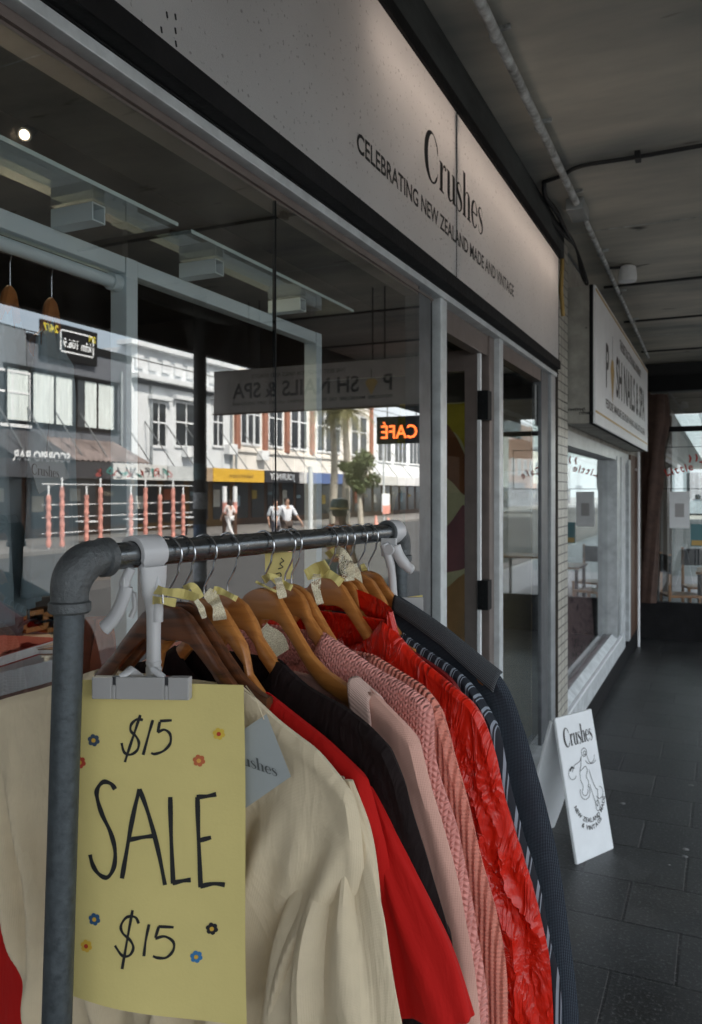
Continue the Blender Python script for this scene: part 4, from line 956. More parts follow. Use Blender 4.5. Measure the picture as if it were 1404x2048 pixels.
# 8 hidden crimson blouse, striped shirt
Rt = [(.07,-.118),(.131,-.146),(.19,-.168),(.215,-.19)]; Rs = [(.215,-.19),(.222,-.25),(.225,-.4),(.225,-.7)]
o, h, uv = garment('dark_red_blouse', S['crimson']+.012, -15, F['crimson'], 'dark red blouse glimpsed between the hangers behind the satin shirt', 'blouse', mir_side(Rt), mir_side(Rs), Rt, Rs, T=.010)
part(o, h, 'blouse_body', F['crimson'], uv)
Rt = [(.085,-.135),(.112,-.147),(.153,-.162),(.192,-.179),(.218,-.202)]; Rs = [(.218,-.202),(.244,-.232),(.251,-.25),(.258,-.298),(.275,-.369),(.295,-.431),(.309,-.493),(.322,-.549),(.325,-.72)]
o, h, uv = garment('striped_shirt', S['stripe'], -15, F['stripe'], 'dark navy shirt with thin pale stripes between the satin shirt and the blazer', 'shirt', mir_side(Rt), mir_side([(a-.03*min(1,(-b-.2)*5) if b < -.2 else a, b) for a, b in Rs]), Rt, Rs, T=.020, fold=lambda x, z, v, a: .006*v*math.sin(x*50+2))
part(o, h, 'shirt_body', F['stripe'], uv)
# 9 navy blazer
Rt = [(.055,-.091),(.095,-.107),(.146,-.130),(.194,-.158),(.232,-.179)]; Rs = [(.232,-.179),(.250,-.203),(.265,-.239),(.279,-.288),(.293,-.343),(.310,-.427),(.323,-.511),(.331,-.57),(.334,-.62),(.334,-.74)]
o, h, uv = garment('navy_blazer', S['navy']+.01, -15, F['navy'], 'navy herringbone blazer at the far end of the rack, nearest the street sign', 'blazer', mir_side(Rt), mir_side([(a-.03*min(1,(-b-.18)*5), b) for a, b in Rs]), Rt, Rs, T=.026, fold=lambda x, z, v, a: .004*v*math.sin(x*40+2)+.004*math.exp(-((x-.235)/.006)**2))
part(o, h, 'blazer_body', F['navy'], uv, .003)
rows = []; uvs = []
for j in range(7):
    f = j/6; row = []
    for i in range(31):
        k = i/30; q = lin(Rt, k); row.append((q[0], -.012-.018*f*1.0*(k+.35), q[1]+.003-.022*f*f)); uvs.append((k*.2, f*.03))
    rows.append(row)
h = MB(); h.local = True; h.grid(rows); part(o, h, 'shoulder_facing', F['navyt'], uvs, .002)
# ================================================================== sign holders, sale card, tags
def tb(t, pts): return [atT(u, v, t if not isinstance(t, (list, tuple)) else t[i]) for i, (u, v) in enumerate(pts)]
RT = RN                                    # horizontal, square to the rail, towards the street
def clamp(r, sc, wid, m='plastic', roll=0):
    """C shaped plastic clamp around the rail at s"""
    h = MB(); c = onrail(sc); n = 26; rows = []
    for i in range(n+1):
        q = R(-60+235*i/n+roll); ro, ri = .0195, .0140
        # angle from the street side over the top
        d = RT*math.cos(q)+Z*math.sin(q); t_ = wid/2*(1 if i > 3 else .85)
        rows.append([c+RD*(-t_)+d*ri, c+RD*t_+d*ri, c+RD*(t_)+d*ro, c+RD*(-t_)+d*ro])
    h.grid(rows, close=True); h.f.append((0,1,2,3)); h.m.append(0); b = n*4; h.f.append((b,b+3,b+2,b+1)); h.m.append(0)
    return h.build('clamp', M[m], r, bevel=.0012, smooth=True)
sh1 = thing('sign_holder', onrail(rs(286)), 'white plastic sign holder clamped to the near end of the rail, gripping the sale card', 'sign holder', 'plastic sign holders on the rail')
sN = rs(287); clamp(sh1, sN, .034)
cN = onrail(sN); fr = cN + RT*.0185
# tapering web and stem below the clamp
h = MB(); rows = []
prof = [(-.012,.017,.006),(-.024,.0165,.006),(-.038,.014,.0062),(-.050,.0095,.0066),(-.060,.0068,.0068),(-.085,.0064,.0066),(-.108,.0066,.0068),(-.1085,.0072,.0074),(-.111,.0072,.0074),(-.1115,.0066,.0068),(-.114,.0066,.0068),(-.1145,.0073,.0075),(-.117,.0073,.0075),(-.128,.0068,.007),(-.135,.0050,.0052),(-.138,.0020,.0022)]
for dz, hw, ht in prof:
    rows.append([fr+Z*dz+RD*hw*math.copysign(abs(math.cos(q))**.7, math.cos(q))+RT*(ht*math.copysign(abs(math.sin(q))**.8, math.sin(q))-.004) for q in [2*math.pi*k/20 for k in range(20)]])
h.grid(rows, close=True); h.f.append(tuple(len(h.v)-20+k for k in range(20))); h.m.append(0); h.build('stem', M['plastic'], sh1, smooth=True)
h = MB(); h.tube([fr+Z*q+RT*.0015 for q in (-.022,-.034,-.055,-.068)], [.001,.0050,.0058,.0055], 12); h.build('stem_rib', M['plastic'], sh1, smooth=True)
h = MB(); L_ = tb(.80, [(262,1135),(252,1158),(247,1172)]); h.tube(L_, .0055, 10)
h.obox(atT(254,1168,.80), RD*.0035, ray(700,985).normalized()*.004, Z*.0075); h.build('hinge_lug', M['plastic'], sh1, bevel=.0015)
h = MB(); h.tube(cr(tb(.80, [(253,1172),(247,1195),(238,1218),(226,1238),(213,1252),(206,1258)]),5), [.0072]*20+[.0076]*4+[.006,.003], 14, flat=.8); h.build('trigger_lever', M['plastic'], sh1, smooth=True)
h = MB(); h.tube(tb(.815, [(252,1182),(268,1188),(270,1215),(262,1235)]), .003, 8); h.build('brace', M['plastic'], sh1, smooth=True)
# clip bar and its small yoke
CT = (.790,.775)
def cardpt(px, py):                        # photograph pixel on the card's plane
    f = (px-157)/(490-157); t = .775+(.742-.775)*f; return atT(px, py, t)
def bar(m, r, a, b, z0_, z1_, th, name, bev=.0015):
    a, b = Vector(a), Vector(b); d = (b-a); l = d.length; d.normalize(); n = Vector((d.y,-d.x,0)).normalized()
    h = MB(); h.obox((a+b)/2+Z*0, d*l/2, n*th/2, Z*(z1_-z0_)/2); return h.build(name, m, r, bevel=bev)
a = cardpt(188,1374)-ray(188,1374)*.010; b = cardpt(381,1376)-ray(381,1376)*.010
dcl = (b-a).normalized(); ncl = Vector((dcl.y,-dcl.x,0)).normalized()
h = MB(); mid = (a+b)/2
hw = (b-a).length/2
def cseg(x0, x1, zt_): h.obox(mid+dcl*((x0+x1)/2)+Z*((zt_-.0105)/2), dcl*(x1-x0)/2, ncl*.0045, Z*(zt_+.0105)/2)
xs = [-hw, -hw*.58, -hw*.50, hw*.50, hw*.58, hw]
cseg(xs[0], xs[1], .0105); cseg(xs[2], xs[3], .0105); cseg(xs[4], xs[5], .0105); cseg(xs[1], xs[2], .003); cseg(xs[3], xs[4], .003)
h.build('clip_bar', M['plastic_g'], sh1, bevel=.0012)
h = MB(); 
for i in (1, 3): h.obox(mid+dcl*((xs[i]+xs[i+1])/2)+Z*.006, dcl*.0032, ncl*.0025, Z*.0045)
h.build('clip_spring', M['wire_dk'], sh1)
e0 = fr+Z*(-.134); h = MB(); h.tube([e0-RT*.004, mid-dcl*.013+Z*.016-ncl*.002, mid-dcl*.020+Z*.0095], [.003,.004,.004], 10); h.tube([e0-RT*.004, mid+dcl*.012+Z*.016-ncl*.002, mid+dcl*.022+Z*.0095], [.003,.0035,.003], 10)
h.build('yoke', M['plastic'], sh1, smooth=True)
# sale card
cardm = mat('yellow_card', (.74,.62,.24), .75, var=.09, vs=5, bump=.05, bs=300)
card = thing('sale_card', cardpt(320,1700), 'tall yellow card hand lettered $15 SALE $15 with flower stickers', 'sale sign')
TLc, TRc, BLc, BRc = (157,1359), (487,1370), (147,1987), (492,2056)
def cpix(a, b):                            # a across 0..1, b down 0..1 -> pixel
    return tuple((TLc[i]*(1-a)+TRc[i]*a)*(1-b)+(BLc[i]*(1-a)+BRc[i]*a)*b for i in (0,1))
def cuv(px, py):
    a, b = (px-157)/330, (py-1360)/640
    for _ in range(12):
        x, y = cpix(a, b); a += (px-x)/335; b += (py-y)/650
    return a, b
cn_ = ncl
def csurf(a, b, lift=0):
    px, py = cpix(a, b); p = cardpt(px, py)
    return p + cn_*(.006*math.sin(math.pi*a*1.1)*b + .004*(b**2)*math.sin(a*5+1) + .0025*math.sin(a*3.1+b*6) + lift)
h = MB(); nu, nv = 24, 40
h.grid([[csurf(i/nu, j/nv, .0003) for i in range(nu+1)] for j in range(nv+1)]); h.grid([[csurf(i/nu, j/nv, -.0003) for i in range(nu+1)] for j in range(nv+1)])
h.build('card', cardm, card, smooth=True)
def cstroke(h, pts, w, m=0, lift=.0009, wv=.15):
    """pts in zoomed photograph pixels (x2.7 from 100,1300)"""
    q = cr([(100+x/2.7, 1300+y/2.7) for x, y in pts], 6); P3 = []
    vs, fs = ribbon2d([(x, y, w*(1+wv*math.sin(i*.7))) for i, (x, y) in enumerate(q)])
    h.add([csurf(*cuv(x, y), lift) for x, y in vs], fs, m)
h = MB(); w_ = 4.0
for st in ([(512,372),(480,368),(450,395),(447,430),(475,460),(490,495),(480,535),(445,558),(412,545),(398,495)],[(498,345),(470,430),(440,520),(415,598)],[(565,372),(545,440),(512,560)],[(602,378),(665,375)],[(602,382),(590,440)],[(590,440),(625,425),(655,450),(655,500),(620,540),(575,556),(555,550)]): cstroke(h, st, 5.2)
for st in ([(362,745),(340,715),(300,705),(268,740),(265,790),(290,880),(335,980),(358,1080),(350,1170),(315,1222),(270,1205),(238,1160),(222,1100)],
           [(395,1228),(420,1080),(455,890),(490,745)],[(490,745),(530,860),(580,1050),(625,1265)],[(425,1022),(500,1008),(572,1000)],
           [(652,792),(655,1000),(668,1258)],[(664,1256),(715,1245),(762,1240)],
           [(795,795),(800,1000),(815,1280)],[(790,795),(845,792),(895,782)],[(808,1030),(868,1015)],[(812,1276),(880,1262),(945,1268)]): cstroke(h, st, 8.4)
for st in ([(490,1465),(470,1432),(425,1432),(395,1475),(405,1515),(445,1550),(465,1590),(445,1630),(405,1630),(365,1580)],[(455,1395),(435,1520),(408,1700)],[(545,1470),(530,1550),(522,1635)],[(595,1482),(675,1488)],[(597,1482),(580,1540)],[(580,1545),(630,1535),(675,1565),(675,1610),(640,1645),(595,1645),(570,1635)]): cstroke(h, st, 5.2)
h.build('lettering', M['ink'], card)
def flower(x, y, col, cen, r=33):
    h = MB(); cx, cy = 100+x/2.7, 1300+y/2.7; rr = r/2.7
    for k in range(6):
        a = 2*math.pi*k/6+.3; px, py = cx+rr*.62*math.cos(a), cy+rr*.62*math.sin(a)
        ring = [csurf(*cuv(px+rr*.40*math.cos(2*math.pi*j/12), py+rr*.40*math.sin(2*math.pi*j/12)), .0008+.00003*k) for j in range(12)]
        h.quad(ring, 0)
    h.quad([csurf(*cuv(cx+rr*.36*math.cos(2*math.pi*j/14), cy+rr*.36*math.sin(2*math.pi*j/14)), .0013) for j in range(14)], 1)
    h.build('flower_sticker', [mat('sticker_petals', col, .5), mat('sticker_centre', cen, .5)], card)
Yl = (.70,.42,.05)
for x, y, c_, k_ in ((247,481,(.05,.08,.13),Yl),(172,600,(.50,.06,.03),Yl),(912,453,(.72,.50,.06),(.5,.05,.02)),(805,597,(.55,.14,.05),(.75,.4,.08)),(247,1447,(.03,.10,.22),Yl),(204,1590,(.72,.45,.05),(.5,.05,.02)),(878,1500,(.012,.012,.015),Yl),(797,1647,(.04,.20,.45),Yl)): flower(x, y, c_, k_)
# swing tag on the cream cardigan
tg = thing('swing_tag', atT(520,1520,.772), 'pale grey shop tag hanging at a slant beside the sale card', 'tag')
def tagp(a, b, lift=0):
    A, B, C_, D = (533,1428), (582,1553), (474,1628), (425,1500)
    px = tuple((D[i]*(1-a)+A[i]*a)*(1-b)+(C_[i]*(1-a)+B[i]*a)*b for i in (0,1)); return atT(px[0], px[1], .766-.024*(px[0]-440)/142-lift)
h = MB(); h.grid([[tagp(i, j, .0004) for i in range(2)] for j in range(2)]); h.grid([[tagp(i, j, -.0004) for i in range(2)] for j in range(2)])
h.build('tag_card', mat('grey_tag_card', (.40,.43,.43), .7, var=.05, vs=20), tg)
h = MB(); vs, fs, W = serif_word()
def tpx(px, py, l): return atT(px, py, .7648-.024*(px-440)/142-l*.3)
h.add([tpx(452+x/W*104-y*2.0, 1517+x/W*37-y*15, .003) for x, y in vs], fs); h.build('lettering', mat('grey_print', (.10,.11,.11), .6), tg)
h = MB(); h.tube([tagp(.93,.05,.001), atT(510,1395,.755), atT(492,1372,.775)], .0006, 6); h.build('string', M['cream'] if 'cream' in M else F['cream'], tg)

# far sign holder
sh2 = thing('sign_holder', onrail(rs(785)), 'white plastic sign holder clamped to the far end of the rail, with its curved lever', 'sign holder', 'plastic sign holders on the rail')
sF = rs(783); clamp(sh2, sF, .030)
h = MB(); h.tube(cr(tb(1.19, [(768,1088),(776,1110),(783,1140),(787,1190),(789,1215)]),4), [.0065]*8+[.0058]*9, 12); h.build('stem', M['plastic'], sh2, smooth=True)
h = MB(); h.tube(cr(tb(1.19, [(790,1092),(796,1108),(806,1124),(818,1136),(827,1141)]),4), [.0085]*10+[.0075]*5+[.006,.004], 12); h.build('trigger_lever', M['plastic'], sh2, smooth=True)
h = MB(); h.lathe([(.008,-.004),(.008,.006)], atT(779,1099,1.185), 12, axis='Y'); h.obox(atT(778,1095,1.2), XV*.012, YV*.003, Z*.014); h.build('hinge_lug', M['plastic'], sh2, bevel=.001)
h = MB(); h.obox(atT(806,1208,1.19), ray(702,985).cross(Z).normalized()*.030, ray(702,985).normalized()*.003, Z*.010); h.build('clip_bar', M['plastic_g'], sh2, bevel=.001)
c2 = thing('sale_card', atT(832,1220,1.2), 'small yellow card with an orange flower hanging at the far end of the rack', 'sale sign')
p = tb(1.205, [(800,1196),(845,1190),(847,1290),(800,1296)]); h = MB(); h.prism(p, ray(702,985)*.0006); h.build('card', cardm, c2)
h = MB()
cc = atT(833,1212,1.2)
for k in range(6): h.lathe([(.0022,0),(.0022,.0006)], cc+Vector((.0032*math.cos(k*1.047),-.0014,.0032*math.sin(k*1.047))), 8, axis='Y')
h.build('flower_sticker', mat('orange_petals', (.6,.22,.04), .5), c2)

# small paper tags, ribbons and lace on the hanger necks
def strip(name, pts, wpx, t, mt, label, cat='ribbon', grp='paper tags and lace tied to the hanger necks', th=.0006, wob=.006, seed=0):
    q = cr(pts, 6); L2, f2 = ribbon2d([(x, y, wpx*(1+.16*math.sin(i*.55+seed))) for i, (x, y) in enumerate(q)]); rows = []; uvs = []
    h = MB(); n = len(q); tt = [t+wob*math.sin(i*.5+seed)+wob*.35*math.sin(i*1.1) for i in range(n)]
    vv = [atT(x, y, tt[i//2]+(.004 if i % 2 else -.002)) for i, (x, y) in enumerate(L2)]
    h.add(vv, f2); uvs = [(x*.0006*1, y*.0006) for x, y in L2]
    o = h.build(name, mt, smooth=False, uvs=uvs); md = o.modifiers.new('thickness', 'SOLIDIFY'); md.thickness = th
    return tag(o, label, cat, grp)
paper = mat('yellow_tag_paper', (.62,.52,.19), .75, var=.1, vs=40)
def T_(u): p = onrail(rs(u)); return -math.sin(TH)*(p.x-CAMX)+math.cos(TH)*p.y
G_ = 'paper tags and lace tied to the hanger necks'
strip('paper_tag', [(303,1176),(330,1183),(362,1187),(398,1196)], 17, .80, paper, 'long yellow paper tag wound along the first dark hangers', 'tag', G_, seed=1)
strip('paper_tag', [(305,1200),(325,1201),(352,1206)], 15, .79, paper, 'short yellow tag stapled below the long one, on the dark hangers', 'tag', G_, seed=2)
h = MB(); h.tube([atT(325,1189,.775), atT(326,1207,.775)], .0011, 6); tag(h.build('staple', M['wire']), 'steel staple through the yellow tag on the first dark hanger', 'staple')
strip('paper_tag', [(368,1178),(385,1172),(402,1196)], 14, .83, paper, 'folded yellow paper tag standing up behind the dark hangers', 'tag', G_, seed=3)
strip('lace_ribbon', [(392,1200),(402,1215),(409,1236)], 11, .79, F['lace'], 'white lace end hanging over the orange hanger of the red tee', 'ribbon', G_, seed=4)
strip('lace_ribbon', [(414,1184),(425,1195),(436,1215),(440,1240)], 24, .845, F['lace'], 'cream lace strip at the neck of the black blouse hanger', 'ribbon', G_, seed=5)
strip('paper_tag', [(428,1178),(446,1184),(474,1198)], 12, .85, paper, 'yellow tag with a dark printed edge above the black blouse hanger', 'tag', G_, seed=6)
strip('paper_tag', [(512,1163),(530,1172),(553,1183)], 4, .93, paper, 'thin yellow tag seen edge-on across the pale hanger', 'tag', G_, seed=7)
strip('paper_tag', [(527,1160),(542,1153),(562,1166),(584,1176)], 15, .97, paper, 'crumpled yellow tag behind the broad pale hanger', 'tag', G_, seed=8)
strip('lace_ribbon', [(556,1155),(560,1172),(566,1196)], 16, .96, F['lace'], 'white lace ribbon hanging over the broad pale hanger', 'ribbon', G_, seed=9)
strip('lace_ribbon', [(520,1262),(540,1280),(560,1310)], 48, 1.0, F['lace'], 'dusty lace panel showing below the broad pale hanger', 'lace panel', G_, seed=10, wob=.003)
strip('paper_tag', [(612,1150),(635,1140),(655,1128)], 26, 1.06, paper, 'wide yellow tag behind the satin shirt hanger', 'tag', G_, seed=11)
strip('lace_ribbon', [(634,1148),(632,1175),(640,1208)], 17, 1.05, F['lace'], 'patterned lace ribbon dangling left of the satin shirt hanger', 'ribbon', G_, seed=12)
strip('paper_tag', [(640,1145),(662,1150),(683,1166)], 18, 1.06, paper, 'yellow tag draped on top of the satin shirt hanger', 'tag', G_, seed=13)
strip('lace_ribbon', [(668,1103),(685,1110),(694,1135),(698,1162)], 26, 1.12, F['lace'], 'big cream lace bow standing above the middle hangers', 'ribbon', G_, seed=14)
strip('paper_tag', [(655,1112),(668,1102),(678,1106)], 16, 1.13, paper, 'yellow tag tucked behind the big lace bow', 'tag', G_, seed=15)
strip('lace_ribbon', [(708,1128),(712,1142),(719,1168)], 14, 1.16, F['lace'], 'narrow lace ribbon on the striped shirt hanger', 'ribbon', G_, seed=16)
strip('paper_tag', [(724,1128),(728,1138),(731,1148)], 10, 1.22, paper, 'small olive yellow tag by the last hooks', 'tag', G_, seed=17)
pt = thing('price_tag', atT(558,1130,1.04), 'square yellow price tag with a handwritten price behind the rail', 'tag')
h = MB(); h.prism(tb(1.06, [(530,1106),(585,1104),(586,1158),(530,1160)]), ray(560,1130)*.0006); h.build('card', cardm, pt)
h = MB()
for st in ([(552,1148),(560,1146),(562,1152),(556,1158)],[(556,1138),(566,1134),(560,1128),(568,1122)],[(562,1116),(568,1122)]):
    vs, fs = ribbon2d(cr([(x, y, 2) for x, y in st])); h.add([atT(x, y, 1.0575) for x, y in vs], fs)
h.build('handwriting', M['ink'], pt)

# ================================================================== A-frame street sign
af = thing('pavement_sign', (.30,3.9,0), 'small white A-frame pavement sign with a line drawing, standing on the paving', 'pavement sign')
bl, br = atT(1155,1730,3.757), atT(1228,1697,3.93); bl.z = br.z = 0
rx = (br-bl).normalized(); nrm = rx.cross(Z); W_ = (br-bl).length
HL = .66; ln_ = .13                       # board length and lean
upv = (Z*HL - nrm*ln_); upn = upv.normalized(); fn = rx.cross(upn).normalized()
h = MB(); h.obox(bl+rx*W_/2+upv/2-fn*.009, rx*W_/2, fn*.009, upv/2); h.build('front_board', M['offwhite'], af, bevel=.006)
upb = (Z*HL + nrm*ln_*1.5); fb = rx.cross(upb.normalized()); bo = bl - nrm*(ln_*2.5+.03)
h = MB(); pts = [bo+rx*0+upb*.0, bo+rx*W_*.9, bo+rx*W_*.98+upb*.18, bo+rx*W_+upb*.97, bo+upb*.97]
h.prism([p_ for p_ in pts], fb*.015); h.build('back_board', M['offwhite'], af, bevel=.003)
for k in (.2,.8):
    h = MB(); c_ = bl+rx*W_*k+upv*.98-fn*.012; h.tube([c_-rx*.02, c_+rx*.02], .008, 8); h.build('hinge', mat('rusty_hinge', (.35,.12,.05), .6), af)
o0 = bl+fn*.0015
def bp(a, b): return o0+rx*(a*W_)+upv*b
h = MB(); p0 = bp(.13,.785); p1 = bp(.90,.785); put_serif(h, p0, p1, upn, .056, lift=.0006)
def arctext(h, body, cx, cy, rad, a0, a1, hgt):
    gl_ = []; 
    for ch in body:
        if ch == ' ': gl_.append((None, None, .35)); continue
        vs, fs = text_bits(ch, 1, .015); x0 = min(a for a, b in vs); x1 = max(a for a, b in vs); gl_.append(([(a-(x0+x1)/2, b) for a, b in vs], fs, x1-x0+.12))
    tot = sum(g[2] for g in gl_); acc = 0
    for vs, fs, wd in gl_:
        m_ = (acc+wd/2)/tot; acc += wd
        if not vs: continue
        q = R(a0+(a1-a0)*m_); px, py = cx+rad*math.cos(q), cy+rad*math.sin(q)*1.0
        ex = Vector((-math.sin(q), math.cos(q))); ex = ex if a1 > a0 else -ex; ey = Vector((-ex.y, ex.x))
        sz = hgt
        h.add([o0+rx*((px+ex.x*a*sz+ey.x*b*sz)*1)+upn*(py+ex.y*a*sz+ey.y*b*sz)+fn*.0006 for a, b in vs], fs)
arctext(h, 'NEW ZEALAND MADE', W_*.55, .285, W_*.44, 195, 345, .029)
arctext(h, '& VINTAGE', W_*.52, .24, W_*.40, 225, 315, .029)
h.build('lettering', M['black'], af)
h = MB()
def dr_(pts, w_=.0028): vs, fs = ribbon2d([(x, y, w_) for x, y in cr(pts,6)]); h.add([o0+rx*(x*W_)+upv*y+fn*.0006 for x, y in [(a/1, b/1) for a, b in vs]], fs)
def dl_(pts, w_=.0028):
    vs, fs = ribbon2d([(x*W_, y*HL, w_) for x, y in cr(pts,6)]); h.add([o0+rx*x+upn*y+fn*.0006 for x, y in vs], fs)
def circ(cx, cy, r, a0=0, a1=360): dl_([(cx+r*math.cos(R(a0+(a1-a0)*i/12)), cy+r*.42*math.sin(R(a0+(a1-a0)*i/12))) for i in range(13)])
circ(.60,.73,.07); circ(.61,.725,.03); circ(.22,.61,.10,40,330); dl_([(.17,.63),(.22,.655),(.26,.64)], .008)
dl_([(.52,.71),(.46,.68),(.40,.67),(.30,.66),(.22,.62)]); dl_([(.66,.71),(.68,.67),(.74,.64),(.84,.66),(.86,.69)]); dl_([(.60,.67),(.66,.645),(.80,.635),(.88,.65)])
dl_([(.50,.70),(.47,.65),(.42,.61),(.50,.62),(.58,.63),(.62,.60)]); dl_([(.42,.61),(.40,.55),(.44,.50),(.40,.47)]); dl_([(.62,.60),(.56,.56),(.60,.52),(.56,.48)])
circ(.47,.46,.13,150,390); circ(.47,.465,.08,170,370); dl_([(.66,.60),(.70,.52),(.76,.46),(.82,.44)]); dl_([(.62,.50),(.66,.42),(.70,.36),(.74,.33)])
circ(.84,.42,.10,200,440); dl_([(.70,.36),(.76,.37),(.80,.33),(.76,.30),(.70,.31),(.70,.36)]); dl_([(.80,.44),(.78,.38),(.74,.33)])
h.build('line_drawing', M['ink'], af)
lf = MB(); c_ = Vector((.62,2.72,.006)); lf.prism([c_+Vector(q) for q in ((0,0,0),(.02,.008,.004),(.035,.002,.006),(.03,-.012,.002),(.012,-.014,0))], (0,0,.0015)); tag(lf.build('fallen_leaf', mat('dry_leaf', (.32,.16,.06), .8)), 'small dry brown leaf lying on the dark paving', 'leaf')

# ================================================================== window display inside the shop
ds = thing('display_stand', (-.27,1.4,0), 'pale grey square tube display stand with glass shelves inside the window', 'display stand')
XS = -.275; TW = .035
def sbox(x0, y0, z0, x1, y1, z1, name, m='steelw', bev=.002): return MB().box((x0,y0,z0),(x1,y1,z1)).build(name, M[m], ds, bevel=bev)
for yp in (.45, 1.372, 2.27): sbox(XS-.045, yp, .05, XS, yp+.037, 2.262, 'post')
for y0, y1 in ((-.40,.448),(.489,1.370),(1.411,2.268)): sbox(XS-.037, y0, 2.262-TW, XS-.002, y1, 2.262, 'cross_tube')
def hollow(y):
    h = MB(); x0, x1 = XS-.002, -.173; z0, z1 = 2.262, 2.297
    h.box((x0,y-.0175,z0),(x1,y-.0147,z1)); h.box((x0,y+.0147,z0),(x1,y+.0175,z1)); h.box((x0,y-.0147,z0),(x1,y+.0147,z0+.0028)); h.box((x0,y-.0147,z1-.0028),(x1,y+.0147,z1))
    h.build('bracket_tube', M['steelw'], ds)
    MB().box((x0,y-.0146,z0+.003),(x0+.02,y+.0146,z1-.003)).build('tube_shade_plug', M['rubber'], ds)  # black plug added inside the tube, standing for the shade in its hollow
for y in (.33,.765,1.175,1.577,1.99): hollow(y)
for y0, y1 in ((-.5,1.350),(1.395,2.217)):
    MB().box((-.60,y0,2.3),(-.122,y1,2.308)).build('glass_shelf', M['clear'], ds)
    MB().box((-.1218,y0,2.3002),(-.1205,y1,2.3078)).build('glass_edge', M['glass_edge'], ds)
h = MB(); h.tube([(XS-.025,-.6,2.207),(XS-.025,1.36,2.207)], .0135, 16); h.build('hanging_rail', M['steelw'], ds, smooth=True)
h = MB(); h.tube([(XS-.025,1.348,2.207),(XS-.025,1.374,2.207)], .019, 16); h.build('rail_socket', M['steelw'], ds, smooth=True)
def inhanger(u, v, yaw, lab, glab, mt, drop=.68, wide=.17):
    y = atX(u, v, XS-.025).y; p = Vector((XS-.025, y, 2.207)); r = thing('coat_hanger', p, lab, 'hanger', 'hangers inside the window', yaw)
    h = MB(); h.local = True; h.tube([(0,0,-.075),(0,0,-.03),(.012,0,-.018),(.016,0,0),(.010,0,.013),(0,0,.017),(-.010,0,.013),(-.015,0,.003)], .0015, 6); h.build('hook', M['wire'], r, smooth=True)
    h = MB(); h.local = True; rows = []
    for i in range(33):
        wv = -.165+.33*i/32; a_ = abs(wv); zt_ = hz(wv)-.018; rows.append([(wv, .011*math.cos(q), zt_-.02+.02*math.sin(q)) for q in [2*math.pi*k/10 for k in range(10)]])
    h.grid(rows, close=True); h.build('hanger_body', mat('matte_hanger_wood', (.34,.13,.04), .8, spec=.1), r, smooth=True)
    g = thing('hanging_garment', p, glab, 'dress', 'dresses hanging inside the window', yaw)
    Rt = [(.05,-.115),(.10,-.155),(.16,-.172),(wide,-.20)]; Rs = [(wide,-.20),(wide+.015,-.33),(wide+.025,-.48),(wide+.04,-drop)]
    A_, ua = panel(mir_side(Rt), mir_side(Rs), Rt, Rs, .022, 1, lambda x, z, v, a: .014*v*math.sin(x*60+z*3), .05, 50, 50); B_, ub = panel(mir_side(Rt), mir_side(Rs), Rt, Rs, .022, -1, lambda x, z, v, a: -.010*v*math.sin(x*60+z*3), 0, 50, 50)
    h = MB(); h.local = True; h.grid(A_); h.grid(B_); part(g, h, 'dress_body', mt, ua+ub)
inhanger(20, 545, R(128), 'wooden hanger at the left edge inside the window', 'blue grey linen dress at the left edge inside the window', F['grey'])
inhanger(103, 560, R(126), 'wooden hanger right of the other one inside the window', 'pale grey linen dress inside the window, nearer the white post', F['grey'], .64)
# swing tag hanging inside
tg2 = thing('swing_tag', atX(95,940,-.13), 'grey diamond shaped shop tag hanging inside the window on the dress', 'tag')
h = MB(); A_ = [atX(u, v, -.13) for u, v in ((55,912),(125,920),(140,955),(78,988))]; h.prism(A_, (-.0012,0,0)); h.build('tag_card', mat('slate_tag_card', (.30,.33,.34), .7), tg2)
h = MB(); p0 = atX(62,948,-.1285); p1 = atX(118,956,-.1285); put_serif(h, (p0.x,p0.y,p0.z), (p0.x,p1.y,p1.z), Z, .011, lift=.001); h.build('lettering', M['black'], tg2)
h = MB(); h.tube([atX(92,918,-.131), atX(95,880,-.14), atX(100,830,-.2)], .0008, 6); h.build('string', M['wire_dk'], tg2)
# counter with books, boxes behind
ct = thing('display_counter', (-.5,.9,0), 'pale blue grey display counter behind the window at the left', 'counter')
MB().box((-.95,-.9,1.376),(-.30,1.30,1.420)).build('counter_top', M['steelw'], ct, bevel=.003)
MB().box((-.92,-.9,.02),(-.33,1.26,1.376)).build('counter_body', M['wallin'], ct)
def bk(u, v, l, w2, th, col, rz, lab):
    p = atX(u, v, -.42); p.z = 1.4205; r = thing('book', p, lab, 'book', 'books on the display counter', rz)
    h = MB(); h.local = True; h.box((-w2/2,-l/2,.0),(w2/2,l/2,.002)); h.box((-w2/2,-l/2,th-.002),(w2/2,l/2,th)); h.box((-w2/2,-l/2,.002),(-w2/2+.002,l/2,th-.002)); h.build('cover', mat('book_cover', col, .5), r)
    h = MB(); h.local = True; h.box((-w2/2+.002,-l/2+.003,.002),(w2/2-.003,l/2-.003,th-.002)); h.build('pages', M['white'], r)
bk(0,1300,.20,.14,.022,(.30,.03,.02),.2,'red covered book at the left edge of the display counter')
bk(45,1300,.18,.13,.016,(.55,.50,.42),-.3,'cream book lying flat on the counter beside the red one')
bk(80,1300,.17,.12,.012,(.30,.22,.14),.5,'thin tan notebook lying at the right end of the counter')
